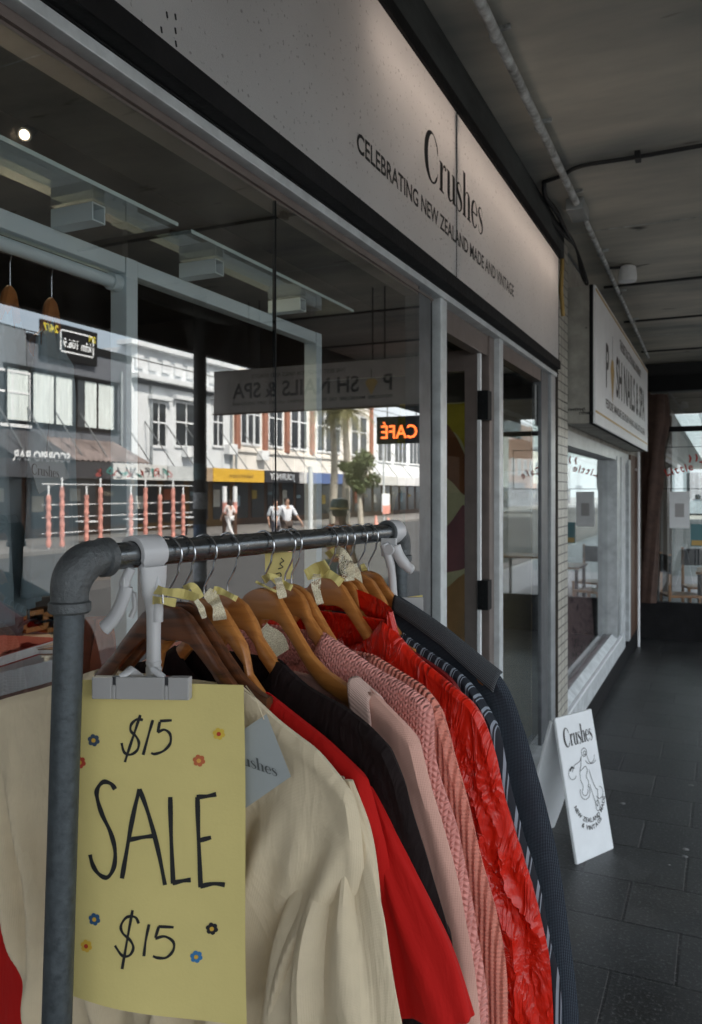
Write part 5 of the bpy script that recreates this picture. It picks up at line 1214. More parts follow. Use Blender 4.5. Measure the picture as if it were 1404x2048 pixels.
for k, (u, lab) in enumerate(((5,'left pale timber box on the shelf behind the counter'),(48,'middle pale timber box on the shelf behind the counter'),(90,'right pale timber box on the shelf behind the counter, by the steel pole'))):
    p = atX(u, 1238, -1.3); r = thing('wooden_box', (p.x,p.y,p.z), lab, 'box', 'timber boxes on the shelf'); h = MB(); h.local = True; h.box((-.1,-.085,-.03),(.1,.085,.03)); o_ = h.build('box_body', M['wood_pale'], r, bevel=.004)
    h = MB(); h.local = True; h.box((.1005,-.05,-.004),(.106,.05,.004)); h.build('pull', M['rubber'], r)
h = MB(); h.box((-1.5,-1,1.40),(-1.15,2.4,1.43)); h.box((-1.5,-1,.02),(-1.47,2.4,2.1)); h.box((-1.5,2.37,.02),(-1.15,2.4,2.1)); h.box((-1.5,-1,1.08),(-1.15,2.4,1.11)); tag(h.build('back_shelving', M['wallin']), 'dark shelving unit standing behind the window display', 'shelves')
gr = thing('garment_rail', (-2.6,1.9,0), 'rail of dark and pale clothes standing deep inside the shop', 'clothes rail')
h = MB(); h.tube([(-2.6,.9,1.65),(-2.6,3.3,1.65)], .014, 8); h.tube([(-2.6,.95,.02),(-2.6,.95,1.65)], .014, 8); h.tube([(-2.6,3.25,.02),(-2.6,3.25,1.65)], .014, 8); h.build('frame', M['steelw'], gr)
rq = random.Random(3)
for k in range(22):
    y = 1.02+k*.1; c_ = rq.choice(((.30,.25,.2),(.08,.1,.14),(.35,.10,.08),(.4,.38,.34),(.12,.18,.16),(.25,.16,.2))); rows = []
    for i in range(7):
        f = i/6; rows.append([(-2.6+(.05+.17*min(1,f*6))*math.cos(q)*(1+.06*math.sin(3*q+k)), y+.034*math.sin(q), 1.62-f*rq.uniform(.86,.9)) for q in [2*math.pi*j/16 for j in range(16)]])
    h = MB(); h.grid(rows, close=True); h.build('garment', mat('hung_cloth', c_, .9), gr, smooth=True)
# mug and small pot on the counter, rust scarf on the front of the shelf
h = MB(); p = atX(15,1300,-.6); p.z = 1.4205; h.lathe([(.03,0),(.035,.01),(.035,.09),(.031,.09),(.031,.012)], p, 20); h.tube([p+Vector((.033,0,.07)),p+Vector((.055,.01,.06)),p+Vector((.055,.01,.035)),p+Vector((.033,0,.02))], .004, 8)
tag(h.build('mug', M['alu_dk'], smooth=True), 'dark grey mug standing behind the books on the counter', 'mug')
rows = []
for i in range(20):
    f = i/19; rows.append([(.0+ (.022+.03*f)*math.cos(q)*(1+.3*math.sin(4*q+f*5)), (.018+.03*f)*math.sin(q)*(1+.3*math.sin(5*q)), -.17*f) for q in [2*math.pi*k/24 for k in range(24)]])
h = MB(); h.grid(rows, close=True); o_ = h.build('scarf', mat('rust_cotton', (.33,.08,.03), .8, var=.3, vs=30), smooth=True); o_.location = atX(196,1235,-.15); tag(o_, 'rust orange scarf bunched inside the window beside the white sign holder', 'scarf')
# spot lamp on the track
sp_ = thing('track_spotlight', (-1.0,1.72,2.97), 'small lit spotlight on the shop ceiling track', 'spotlight')
pl = atX(48,270,-1.0); dv = (Vector((.35,-.62,-.5))).normalized()
h = MB(); h.tube([pl-dv*.12, pl-dv*.004], [.018,.021], 16); h.build('lamp_head', M['alu_dk'], sp_, smooth=True)
h = MB(); h.tube([pl-dv*.08, Vector((pl.x,pl.y+.07,2.97))], .007, 8); h.build('stem', M['alu_dk'], sp_)
h = MB(); h.tube([pl-dv*.004, pl+dv*.002], [.0145,.013], 16); h.build('bulb', mat('warm_bulb', (1,.80,.55), .5, emit=3), sp_)
ld = bpy.data.lights.new('spot_lamp', 'SPOT'); ld.energy = 14; ld.color = (1,.78,.52); ld.spot_size = R(125); ld.shadow_soft_size = .03
lo_ = bpy.data.objects.new('spot_lamp', ld); COL.objects.link(lo_); lo_.location = pl+dv*.02; lo_.rotation_euler = Vector((.35,-.45,-.85)).to_track_quat('-Z','Y').to_euler()
# mural on the party wall behind the door
mu = thing('painted_hanging', (-1.0,4.7,0), 'tall painted hanging with yellow, brown and plum shapes, seen through the doorway', 'painting')
MY = 4.70
h = MB().box((-1.7,MY,.1),(-.12,MY+.03,2.30)); h.build('cloth_ground', mat('ochre_cream_cloth', (.80,.66,.38), .85, var=.15, vs=5), mu)
def blob(pts, col, k, nm='painted_shape'):
    q = cr([atY(u, v, MY)[:] for u, v in pts]+[atY(pts[0][0], pts[0][1], MY)[:]], 6)[:-1]; n = len(q)
    h = MB(); h.quad([(x, MY-.001-.0012*k, z) for x, y, z in q]); h.build(nm, mat('paint_shape', col, .8, var=.2, vs=6), mu)
blob([(800,808),(905,808),(960,812),(972,900),(940,925),(922,880),(890,862),(800,900)], (.75,.55,.06), 1)
blob([(820,900),(885,852),(905,862),(930,910),(945,960),(930,990),(905,965),(880,950),(830,960)], (.34,.12,.05), 2)
blob([(925,1010),(950,1020),(955,1100),(940,1130),(910,1142),(870,1140),(880,1075),(905,1040)], (.42,.13,.14), 3)
blob([(860,1200),(895,1175),(925,1150),(960,1140),(975,1250),(960,1330),(880,1330)], (.58,.27,.09), 4)
# tall pale lamp stand by the door window, hat and teal coat in the display
h = MB(); p = atX(1035,900,-.30); h.tube([(p.x,p.y,.02),(p.x,p.y,2.25)], .012, 10); h.tube([(p.x,p.y,.02),(p.x,p.y,.05)], .1, 16)
tag(h.build('garment_pole', M['steelw'], smooth=True), 'slim pale pole standing inside the narrow window right of the door', 'pole')
pc = atX(826,1000,-.25); rows = []
for i in range(22):
    f = i/21; rows.append([(pc.x+(.06+.07*f**.6)*math.cos(q)*(1+.12*math.sin(6*q+2*f)), pc.y+(.05+.05*f)*math.sin(q)*(1+.12*math.sin(5*q)), pc.z+.03-1.0*f) for q in [2*math.pi*k/36 for k in range(36)]])
h = MB(); h.grid(rows, close=True); tag(h.build('teal_coat', F['teal'], smooth=True, uvs=[(v[0],v[2]) for v in h.v]), 'teal coat hanging inside the window beside the door post', 'coat')
# ================================================================== THE OTHER SIDE OF THE STREET (seen in the shop window)
FX, KX = 23., 21.
def Yf(u, X=FX): return mir(u, 900, X).y
def Zf(u, v, X=FX): return mir(u, v, X).z
M['win_dark'] = mat('dark_window_glass', (.03,.035,.04), .12, spec=.8)
M['curtain'] = mat('pale_curtain', (.75,.82,.80), .8, var=.25, vs=3, stretch=(1,6,.3))
def bld(label, cat='building'): 
    return thing('street_building', (FX,0,0), label, cat, 'buildings across the street')
def bpart(r, name, a, b, m, bev=0): return MB().box(a, b).build(name, m, r, bevel=bev)
def window(r, y0, y1, z0, z1, fm, pm, mull=1, trans=.62, X=FX):
    f = MB(); t = .09; f.box((X-.06,y0-t,z0-t),(X+.02,y0,z1+t)); f.box((X-.06,y1,z0-t),(X+.02,y1+t,z1+t)); f.box((X-.06,y0,z1),(X+.02,y1,z1+t)); f.box((X-.10,y0-.05,z0-t-.03),(X+.02,y1+.05,z0))
    for k in range(1, mull+1):
        y = y0+(y1-y0)*k/(mull+1); f.box((X-.05,y-.035,z0),(X+.01,y+.035,z1))
    if trans: z = z0+(z1-z0)*trans; f.box((X-.055,y0,z-.04),(X+.005,y1,z+.04))
    fo_ = f.build('window', fm, r); g = MB().box((X-.015,y0,z0),(X-.004,y1,z1)).build('pane', pm, fo_); return fo_
def facade(r, y0, y1, zt, wins, wm, z0=3.0, depth=9):
    """wall pieces leaving real window openings is unnecessary at this distance: windows stand proud"""
    bpart(r, 'wall', (FX,y0,z0), (FX+depth,y1,zt), wm)
def shopfront(r, y0, y1, cols, fz0=2.28, fz1=2.92, dark=None):
    bpart(r, 'canopy', (KX+.12,y0+.03,2.75), (FX,y1-.03,2.86), M['alu_dk'])
    bpart(r, 'shopfront', (FX+.05,y0,0), (FX+.3,y1,3.0), dark or M['brown'])
    n = max(2, int((y1-y0)/1.7)); f = MB()
    for k in range(n):
        a = y0+(y1-y0)*(k+.12)/n; b = y0+(y1-y0)*(k+.88)/n; g = MB().box((FX+.01,a,.35),(FX+.04,b,2.35)).build('display_window', M['win_dark'], r)
        MB().box((FX+.005,a,1.0+.4*(k % 3)),(FX+.0098,a+(b-a)*.4,1.6+.3*(k % 2))).build('window_poster', mat('poster_print', random.choice(((.5,.45,.35),(.45,.12,.06),(.5,.35,.06),(.2,.3,.35),(.55,.55,.5))), .6), r)
    y = y0
    for frac, c in cols:
        ye_ = y+(y1-y0)*frac; bpart(r, 'canopy_fascia', (KX,y+.02,fz0), (KX+.12,ye_-.02,fz1), mat('fascia_paint', c, .6, var=.1, vs=2)); y = ye_
grey_d = mat('charcoal_render', (.13,.14,.16), .75, var=.1, vs=1)
white_r = mat('white_render', (.74,.77,.79), .75, var=.1, vs=.7)
cream_r = mat('cream_render', (.80,.76,.70), .75, var=.1, vs=.7)
brick_r = mat('terracotta_brick', (.34,.15,.10), .8, var=.2, vs=3)
yG = [Yf(u) for u in (0, 262, 465, 745, 845)]
def sgn_right(y0, y1): return (FX, y1), (FX, y0)     # lettering reads towards -Y for someone across the street
# B0 plain dark block at the left
b0 = bld('dark two storey block at the left end of the street, seen in the window'); bpart(b0, 'wall', (FX,8,2.9), (FX+9,yG[0]+1.2,7.9), mat('slate_render', (.16,.18,.20), .8)); shopfront(b0, 8, yG[0]+1.2, [(1,(.05,.05,.055))])
for k in range(4): window(b0, 10+k*3.6, 11.6+k*3.6, 4.3, 6.2, M['white'], M['win_dark'])
# B1 charcoal building with radio billboard and bar
y0, y1 = yG[0]+1.25, yG[1]; b1 = bld('charcoal two storey building with a radio billboard on its parapet and a bar below')
zt1 = Zf(215,742); bpart(b1, 'wall', (FX,y0,2.9), (FX+9,y1,Zf(60,668)), grey_d)
bpart(b1, 'parapet', (FX-.06,y0,Zf(60,668)-.25), (FX+.3,y1,Zf(60,668)+.03), M['blacktrim'])
yw0, yw1 = Yf(10), Yf(232); zw0, zw1 = Zf(120,850), Zf(120,752)
f = MB(); f.box((FX-.10,yw0-.1,zw0-.12),(FX+.02,yw1+.1,zw0)); f.box((FX-.10,yw0-.1,zw1),(FX+.02,yw1+.1,zw1+.14))
for k in range(6):
    y = yw0+(yw1-yw0)*k/5; f.box((FX-.06,y-.05,zw0),(FX+.02,y+.05,zw1))
wf = f.build('window', M['blacktrim'], b1); MB().box((FX-.02,yw0,zw0),(FX-.005,yw1,zw1)).build('pane', M['win_dark'], wf)
for a, b in ((.01,.18),(.22,.56),(.68,.97)):
    rows = [[(FX-.035+.012*math.sin(k*1.9), yw0+(yw1-yw0)*(a+(b-a)*k/24), z) for k in range(25)] for z in (zw0+.02, zw1-.02)]
    h = MB(); h.grid(rows); h.grid([[(x+.005,y,z) for x, y, z in r_] for r_ in rows]); h.build('curtain', M['curtain'], wf)
bs0, bs1 = Yf(75,), Yf(188); bz0, bz1 = Zf(130,722), Zf(130,652)
bb = thing('billboard', (FX-.2,(bs0+bs1)/2,bz0), 'dark radio station billboard with white framed lettering on the charcoal building', 'billboard')
bpart(bb, 'panel', (FX-.18,bs0,bz0), (FX-.08,bs1,bz1), M['blacktrim'])
h = MB(); X_ = FX-.182; iy0, iy1 = bs0+(bs1-bs0)*.32, bs0+(bs1-bs0)*.93; iz0, iz1 = bz0+(bz1-bz0)*.22, bz0+(bz1-bz0)*.86
for a, b in (((iy0,iz0),(iy1,iz0+.06)),((iy0,iz1-.06),(iy1,iz1)),((iy0,iz0),(iy0+.06,iz1)),((iy1-.06,iz0),(iy1,iz1))): h.box((X_-.01,a[0],a[1]),(X_,b[0],b[1]))
fit_text(h, 'kfm 106.9', (X_,iy1-.16,iz0+.22), (X_,iy0+.16,iz0+.22), Z, (iz1-iz0)*.38, bold=.03, lift=.012)
h.build('lettering', M['white'], bb)
h = MB(); fit_text(h, '2M', (X_,bs1-.1,bz1-.45), (X_,bs1-.5,bz1-.45), Z, .25, bold=.02, lift=.012); fit_text(h, '24/7', (X_,iy0-.1,bz1-.40), (X_,bs0+.1,bz1-.40), Z, .28, bold=.02, lift=.012); h.build('yellow_lettering', mat('yellow_vinyl', (.65,.55,.05), .6), bb)
shopfront(b1, y0, y1, [(.42,(.04,.04,.045)),(.58,(.62,.62,.60))])
h = MB(); fit_text(h, 'SCORPIO BAR', (KX-.002,Yf(140,KX),Zf(80,922,KX)), (KX-.002,Yf(25,KX),Zf(80,922,KX)), Z, .34, bold=.03, lift=.004); h.build('lettering', M['white'], b1)
rnd = random.Random(4)
for cx_, c_ in ((0,(.45,.06,.05)),(1,(.04,.28,.24)),(2,(.06,.06,.07))):
    h = MB(); ya, yb_ = Yf(345,KX), Yf(195,KX)
    for k in range(16):
        if k % 3 != cx_: continue
        yk = ya+(yb_-ya)*k/16; zb_ = 2.36
        pts = [(rnd.uniform(0,.42), rnd.uniform(0,.42)) for _ in range(6)]; vs, fs = ribbon2d(cr([(a, b, .05) for a, b in pts])); put2d(h, vs, fs, (KX-.002,yk,zb_), (0,-1,0), Z, 0, .004)
    h.build('painted_tag', mat('spray_paint', c_, .7), b1)
# awnings: dark peaked canvas and corrugated lean-to
h = MB(); ya, yb_ = Yf(30,KX), Yf(150,KX); h.prism([(KX-.1,ya,2.95),(FX,ya,2.95),(FX,ya,4.1)], (0,yb_-ya,0)); h.build('awning', mat('black_canvas', (.05,.05,.055), .8), b1)
h = MB(); ya, yb_ = Yf(152,KX), Yf(300,KX); n = 60
h.grid([[(KX+(FX-KX)*f, ya+(yb_-ya)*k/n, 2.98+.95*f+.03*math.sin(k*1.6)) for k in range(n+1)] for f in (0,.5,1)]); h.grid([[(KX+(FX-KX)*f, ya+(yb_-ya)*k/n, 2.95+.95*f+.03*math.sin(k*1.6)) for k in range(n+1)] for f in (0,.5,1)]); h.build('corrugated_roof', mat('rusty_iron', (.20,.16,.15), .7, var=.5, vs=2), b1)
# B2 white classical building
y0, y1 = yG[1]+.05, yG[2]; zt = Zf(300,700); b2 = bld('white rendered classical building with a heavy cornice and tall sash windows')
zt_b2 = zt; bpart(b2, 'wall', (FX,y0,2.9), (FX+9,y1,zt), white_r); bpart(b2, 'parapet_cap', (FX-.35,y0-.4,zt), (FX+.5,y1+.1,zt+.22), white_r, .02); bpart(b2, 'cornice', (FX-.45,y0,zt-1.45), (FX,y1,zt-1.2), white_r, .03); bpart(b2, 'dentil_band', (FX-.16,y0,zt-1.62), (FX,y1,zt-1.46), M['alu_dk'])
for u0, u1 in ((302,330),(350,392),(425,445)): window(b2, Yf(u0), Yf(u1), Zf(u0,890), Zf(u0,805), M['white'], M['win_dark'], 1, .55)
shopfront(b2, y0, y1, [(.30,(.55,.58,.58)),(.12,(.4,.3,.2)),(.58,(.70,.42,.04))], dark=mat('shop_interior_amber', (.18,.10,.03), .8))
h = MB(); ya, yb_ = Yf(425,KX), Yf(535,KX); fit_text(h, 'bakehouse', (KX-.002,ya+(yb_-ya)*.72,2.48), (KX-.002,ya+(yb_-ya)*.28,2.48), Z, .22, lift=.004); h.build('lettering', M['brown'], b2)
# B3 cream building with brick red pilasters
y0, y1 = yG[2]+.05, yG[3]; b3 = bld('cream building with brick red pilasters between groups of tall windows'); bpart(b3, 'wall', (FX,y0,2.9), (FX+9,y1,8.6), cream_r)
bpart(b3, 'band', (FX-.12,y0,Zf(560,905)-.15), (FX,y1,Zf(560,905)+.02), cream_r)
us = (470, 528, 572, 622, 742); 
for i, u in enumerate((468,528,572,622,690,742)):
    yy = min(max(Yf(u), y0+.3), y1-.35); bpart(b3, 'pilaster', (FX-.18,yy-.2,Zf(560,905)), (FX,yy+.2,8.3), brick_r, .02)
for u0, u1 in ((480,520),(536,565),(580,614),(632,680),(700,734)):
    n = 2 if u1-u0 < 40 else 3; a, b = Yf(u0), Yf(u1)
    for k in range(n): window(b3, a+(b-a)*(k+.12)/n, a+(b-a)*(k+.88)/n, Zf(560,893), 7.2, M['white'], M['win_dark'], 0, .6)
shopfront(b3, y0, y1, [(.20,(.03,.03,.035)),(.05,(.5,.5,.5)),(.30,(.08,.13,.30)),(.20,(.45,.15,.06)),(.25,(.5,.5,.48))])
h = MB(); ya, yb_ = y0, y0+(y1-y0)*.2; fit_text(h, 'JOURNEY', (KX-.002,yb_-.5,2.45), (KX-.002,ya+.5,2.45), Z, .34, bold=.03, lift=.004); h.build('lettering', M['white'], b3)
# B4 white building and tan buildings beyond
y0, y1 = yG[3]+.05, yG[4]; b4 = bld('bright white building with wide upper windows beyond the pilastered one'); bpart(b4, 'wall', (FX,y0,2.9), (FX+9,y1,7.0), M['white'])
for k in range(3): window(b4, y0+1+k*3.4, y0+3.6+k*3.4, 4.2, 6.0, M['white'], M['win_dark'], 2, 0)
shopfront(b4, y0, y1, [(.5,(.6,.6,.6)),(.5,(.4,.1,.08))])
y = y1+.1
tones = [((.46,.36,.26),'tan plastered building with small windows far along the street'),((.5,.5,.48),'pale grey three storey building far along the street'),((.36,.20,.14),'red brick block further along the far street'),((.6,.58,.52),'cream block near the far end of the street'),((.3,.33,.36),'blue grey building at the far end of the street')]
for k, (c_, lb) in enumerate(tones):
    b_ = bld(lb); y2 = y+14+3*(k % 2); zt = 7.5+1.6*(k % 3); bpart(b_, 'wall', (FX,y,2.9), (FX+9,y2,zt), mat('render_coat', c_, .8, var=.1, vs=1))
    for j in range(4): window(b_, y+1.2+j*3.4, y+2.9+j*3.4, 4.1, 6.0, M['white'], M['win_dark'])
    shopfront(b_, y, y2, [(.5,tuple(min(1, q*1.2) for q in c_)),(.5,(.1,.12,.14))]); y = y2+.15
for r_, ua, ub, n in ((b1,30,250,4),(b2,285,450,4),(b3,475,735,7),(b4,750,840,3)):
    for k in range(n):
        y = Yf(ua,KX)+(Yf(ub,KX)-Yf(ua,KX))*(k+.5)/n; h = MB(); h.tube([(KX+.1,y,2.9),(FX,y+.3,5.0)], .03, 6); h.build('stay_rod', M['alu_dk'], r_)
for k, (u, r_) in enumerate(((300,b2),(460,b2),(470,b3),(240,b1))):
    h = MB(); h.tube([(FX-.1,Yf(u),2.9),(FX-.1,Yf(u),7)], .06, 8); h.build('drainpipe', M['alu'], r_)
for u0, u1 in ((302,330),(350,392),(425,445)): bpart(b2, 'window_hood', (FX-.3,Yf(u0)-.25,Zf(u0,805)+.14), (FX,Yf(u1)+.25,Zf(u0,805)+.34), white_r, .03)
for k in range(9): bpart(b2, 'parapet_block', (FX-.12,yG[1]+.2+k*.95,zt_b2-.95), (FX,yG[1]+.75+k*.95,zt_b2-.35), white_r, .02)
for u, v, r_ in ((372,905,b2),(455,900,b2),(520,912,b3)): bpart(r_, 'air_unit', (FX-.4,Yf(u)-.4,Zf(u,v)-.25), (FX,Yf(u)+.4,Zf(u,v)+.3), M['white'], .03)
wr = MB()
for k, (x, z) in enumerate(((8.5,5.6),(9.2,5.75),(15.5,6.1))):
    wr.tube([(x,-20+j*5,z-.25*math.sin(math.pi*((j % 6)/6))) for j in range(36)], .018, 5)
tag(wr.build('overhead_wires', M['rubber']), 'thin overhead wires strung along the street, seen in the window', 'wires', kind=None)
be = bld('grey block at the far street end, added to dim the sky behind the cafe'); bpart(be, 'wall', (-16,72,0), (6,80,9.5), mat('distant_render', (.26,.29,.32), .8, var=.2, vs=.4))  # added block, cuts the bright sky seen through the cafe glass
for k in range(5): 
    for j in range(2): bpart(be, 'window', (-12+k*3.4,71.95,1.2+j*3.6), (-10.4+k*3.4,72,3.4+j*3.6), M['win_dark'])
# parklet with striped coral posts
cor = mat('coral_wrapped_canvas', (.72,.32,.26), .7, var=.35, vs=5)
pk = thing('outdoor_seating', (18.2,20,0), 'fenced outdoor seating of the bar with white rails and planters, across the road', 'outdoor seating')
for zz in (.45,.95,1.35,2.0): MB().box((18.2,Yf(85,18.2),zz),(18.23,Yf(385,18.2),zz+.03)).build('rail', M['white'], pk)
PXs = (97,124,173,201,262,291,320,346,366)
for i, u in enumerate(PXs):
    y = Yf(u, 18); big = i % 2; p = thing('fence_post', (18,y,0), ['tall','short'][1-big]+' coral wrapped post, number %s along the seating fence' % ('one two three four five six seven eight nine'.split()[i]), 'post', 'coral posts of the outdoor seating')
    p['label'] = ['slim coral wrapped fence post','tall coral wrapped fence post'][big]+' '+['at the left end of the bar seating','second from the left of the bar seating','third along, below the graffiti fascia','fourth along, between the dresses and white post','just left of the white display post','just right of the white display post','with a pale top, in front of the amber shop','seventh along, beside the amber shop','last one beside the canopy post'][i]
    ht_ = 1.62+.25*big; pr = []
    for k in range(25): pr.append((.058+.030*abs(math.sin(k*math.pi/4+i)), .05+ht_*k/24))
    h = MB(); h.lathe(pr, (18,y,0), 12); h.build('wrapping', cor, p, smooth=True); h = MB(); h.tube([(18,y,0),(18,y,ht_+.35)], .032, 8); h.build('shaft', M['white'], p)
for k, (x, y) in enumerate(((19.2,21.5),(19.4,24.2),(19.1,27))):
    r = thing('outdoor_table', (x,y,0), ['left','middle','right'][k]+' round table in the outdoor seating across the road', 'table', 'tables in the outdoor seating')
    h = MB(); h.tube([(x,y,.72),(x,y,.75)], .45, 20); h.build('table_top', M['white'], r); h = MB(); h.tube([(x,y,0),(x,y,.72)], .04, 8); h.build('leg', M['rubber'], r)
# street poles, cones, palms, a tree
def spole(u, X, ht_, r_, lab, m='sill'):
    y = Yf(u, X); h = MB(); h.tube([(X,y,0),(X,y,ht_)], r_, 10); return tag(h.build('street_pole', M[m], smooth=True), lab, 'pole')
spole(621, 15.5, 2.9, .11, 'white bollard like pole at the far kerb, seen in the window'); spole(768, 13.5, 5.0, .05, 'thin grey signal pole below the café sign')
yc = Yf(768,13.5); sgp = thing('road_sign', (13.4,yc,1), 'white and orange road works board by the thin pole', 'road sign'); MB().box((13.38,yc-.45,.85),(13.42,yc+.45,1.7)).build('board', M['white'], sgp); MB().box((13.36,yc-.45,.75),(13.379,yc+.45,1.15)).build('orange_band', cor, sgp)
for k, (u, X) in enumerate(((777,12.9),(752,14.5))):
    y = Yf(u, X); c_ = thing('traffic_cone', (X,y,-.12), ['orange traffic cone right of the road works board','orange traffic cone left of the road works board, further off'][k], 'traffic cone', 'traffic cones')
    h = MB(); h.lathe([(.17,.03),(.03,.75),(.02,.76)], (X,y,-.125), 16); h.build('cone_body', cor, c_, smooth=True); MB().box((X-.2,y-.2,-.125),(X+.2,y+.2,-.09)).build('base', cor, c_); h = MB(); h.lathe([(.119,.28),(.085,.45)], (X,y,-.125), 16); h.build('white_band', M['white'], c_)
for k, (u, X) in enumerate(((470,17.5),(449,17.5))):
    y = Yf(u, X); p = thing('bollard', (X,y,0), ['white and orange bollard right of the walking woman','white and orange bollard left of the walking woman'][k], 'bollard', 'striped bollards'); h = MB(); h.tube([(X,y,0),(X,y,1.35)], .09, 12); h.build('shaft', M['brown'], p); h = MB(); h.tube([(X,y,1.35),(X,y,2.0)], .095, 12); h.build('white_band', M['white'], p); h = MB(); h.tube([(X,y,.9),(X,y,1.35)], .098, 12); h.build('orange_band', cor, p)
leafm = mat('olive_leaves', (.10,.13,.05), .6, var=.5, vs=2); palmf = mat('palm_frond', (.16,.15,.06), .6, var=.4, vs=2); bark = mat('pale_bark', (.42,.38,.32), .9, var=.3, vs=6, bump=.4, bs=20)
def palm(u, X, ht_, lab, seed):
    y = Yf(u, X); r = thing('palm_tree', (X,y,0), lab, 'tree', 'palms on the far pavement'); rn = random.Random(seed)
    h = MB(); h.tube([(X+.05*math.sin(k), y+.06*math.sin(k*.7), ht_*k/8) for k in range(9)], [.24-.013*k for k in range(9)], 12); h.build('trunk', bark, r, smooth=True)
    h = MB()
    for k in range(34):
        a = rn.uniform(0, 2*math.pi); el = rn.uniform(-.5,1.2); L_ = rn.uniform(1.2,1.9); pts = []
        for j in range(9):
            f = j/8; rr = L_*f*math.cos(el*(1-f*.6)); zz = ht_+L_*f*math.sin(el)-1.2*f*f; pts.append(Vector((X+rr*math.cos(a), y+rr*math.sin(a), zz)))
        for j in range(8):
            d = (pts[j+1]-pts[j]).normalized(); s_ = d.cross(Z).normalized()
            for sg_ in (-1,1):
                for q in (0,.5):
                    b = pts[j].lerp(pts[j+1], q); h.add([b, b+d*.05, b+s_*sg_*.38+d*.18-Z*.16], [(0,1,2)])
    h.build('crown', palmf, r)
palm(667, 17.8, 6.0, 'left palm trunk rising in front of the pilastered building', 1); palm(692, 16.6, 5.9, 'right palm with a paler trunk beside the green tree', 2)
def tree(u, X, zc_, rad, n, lab, seed):
    y = Yf(u, X); r = thing('street_tree', (X,y,0), lab, 'tree'); rn = random.Random(seed); h = MB(); h.tube([(X,y,0),(X+.1,y,1.5),(X,y+.1,zc_)], [.16,.12,.07], 10)
    cl = []
    for k in range(16):
        a = rn.uniform(0,6.28); e = rn.uniform(-1,1); rr = rad*rn.uniform(.35,.85); c_ = Vector((X+rr*math.cos(a)*math.cos(e), y+rr*math.sin(a)*math.cos(e)*.85, zc_+rr*math.sin(e)*1.1)); cl.append((c_, rad*rn.uniform(.22,.42))); h.tube([(X,y,1.6), c_.lerp(Vector((X,y,1.8)),.3), c_], [.05,.03,.01], 5)
    h.build('trunk', bark, r); h = MB()
    for k in range(n):
        c_, q = rn.choice(cl); d = Vector((rn.gauss(0,1),rn.gauss(0,1),rn.gauss(0,1))).normalized()*q*rn.uniform(.4,1.05); p = c_+d; t_ = Vector((rn.uniform(-1,1),rn.uniform(-1,1),rn.uniform(-1,1))).normalized()*.075; b_ = t_.cross(Vector((rn.uniform(-1,1),rn.uniform(-1,1),rn.uniform(-1,1)))).normalized()*.045
        h.add([p-t_, p+b_, p+t_, p-b_], [(0,1,2,3)])
    h.build('crown', leafm, r)
tree(722, 15.2, 2.75, 1.15, 5200, 'bushy olive green street tree right of the palms, seen in the window', 5)
# pedestrians
skin = mat('skin', (.45,.26,.18), .55); hairm = mat('dark_hair', (.03,.02,.016), .6)
def skinned(name, pts, edges, rad, m, parent, sub=2):
    me = bpy.data.meshes.new(name); me.from_pydata([tuple(p) for p in pts], edges, []); o = bpy.data.objects.new(name, me); COL.objects.link(o)
    md = o.modifiers.new('skin', 'SKIN'); md.use_smooth_shade = True
    for i, r_ in enumerate(rad): me.skin_vertices[0].data[i].radius = (r_, r_) if not isinstance(r_, tuple) else r_
    me.skin_vertices[0].data[0].use_root = True
    o.modifiers.new('sub', 'SUBSURF').levels = sub
    dg = bpy.context.evaluated_depsgraph_get(); nm = bpy.data.meshes.new_from_object(o.evaluated_get(dg)); bpy.data.objects.remove(o)
    nm.materials.clear(); nm.materials.append(m); o = bpy.data.objects.new(name, nm); COL.objects.link(o); o.parent = parent; return o
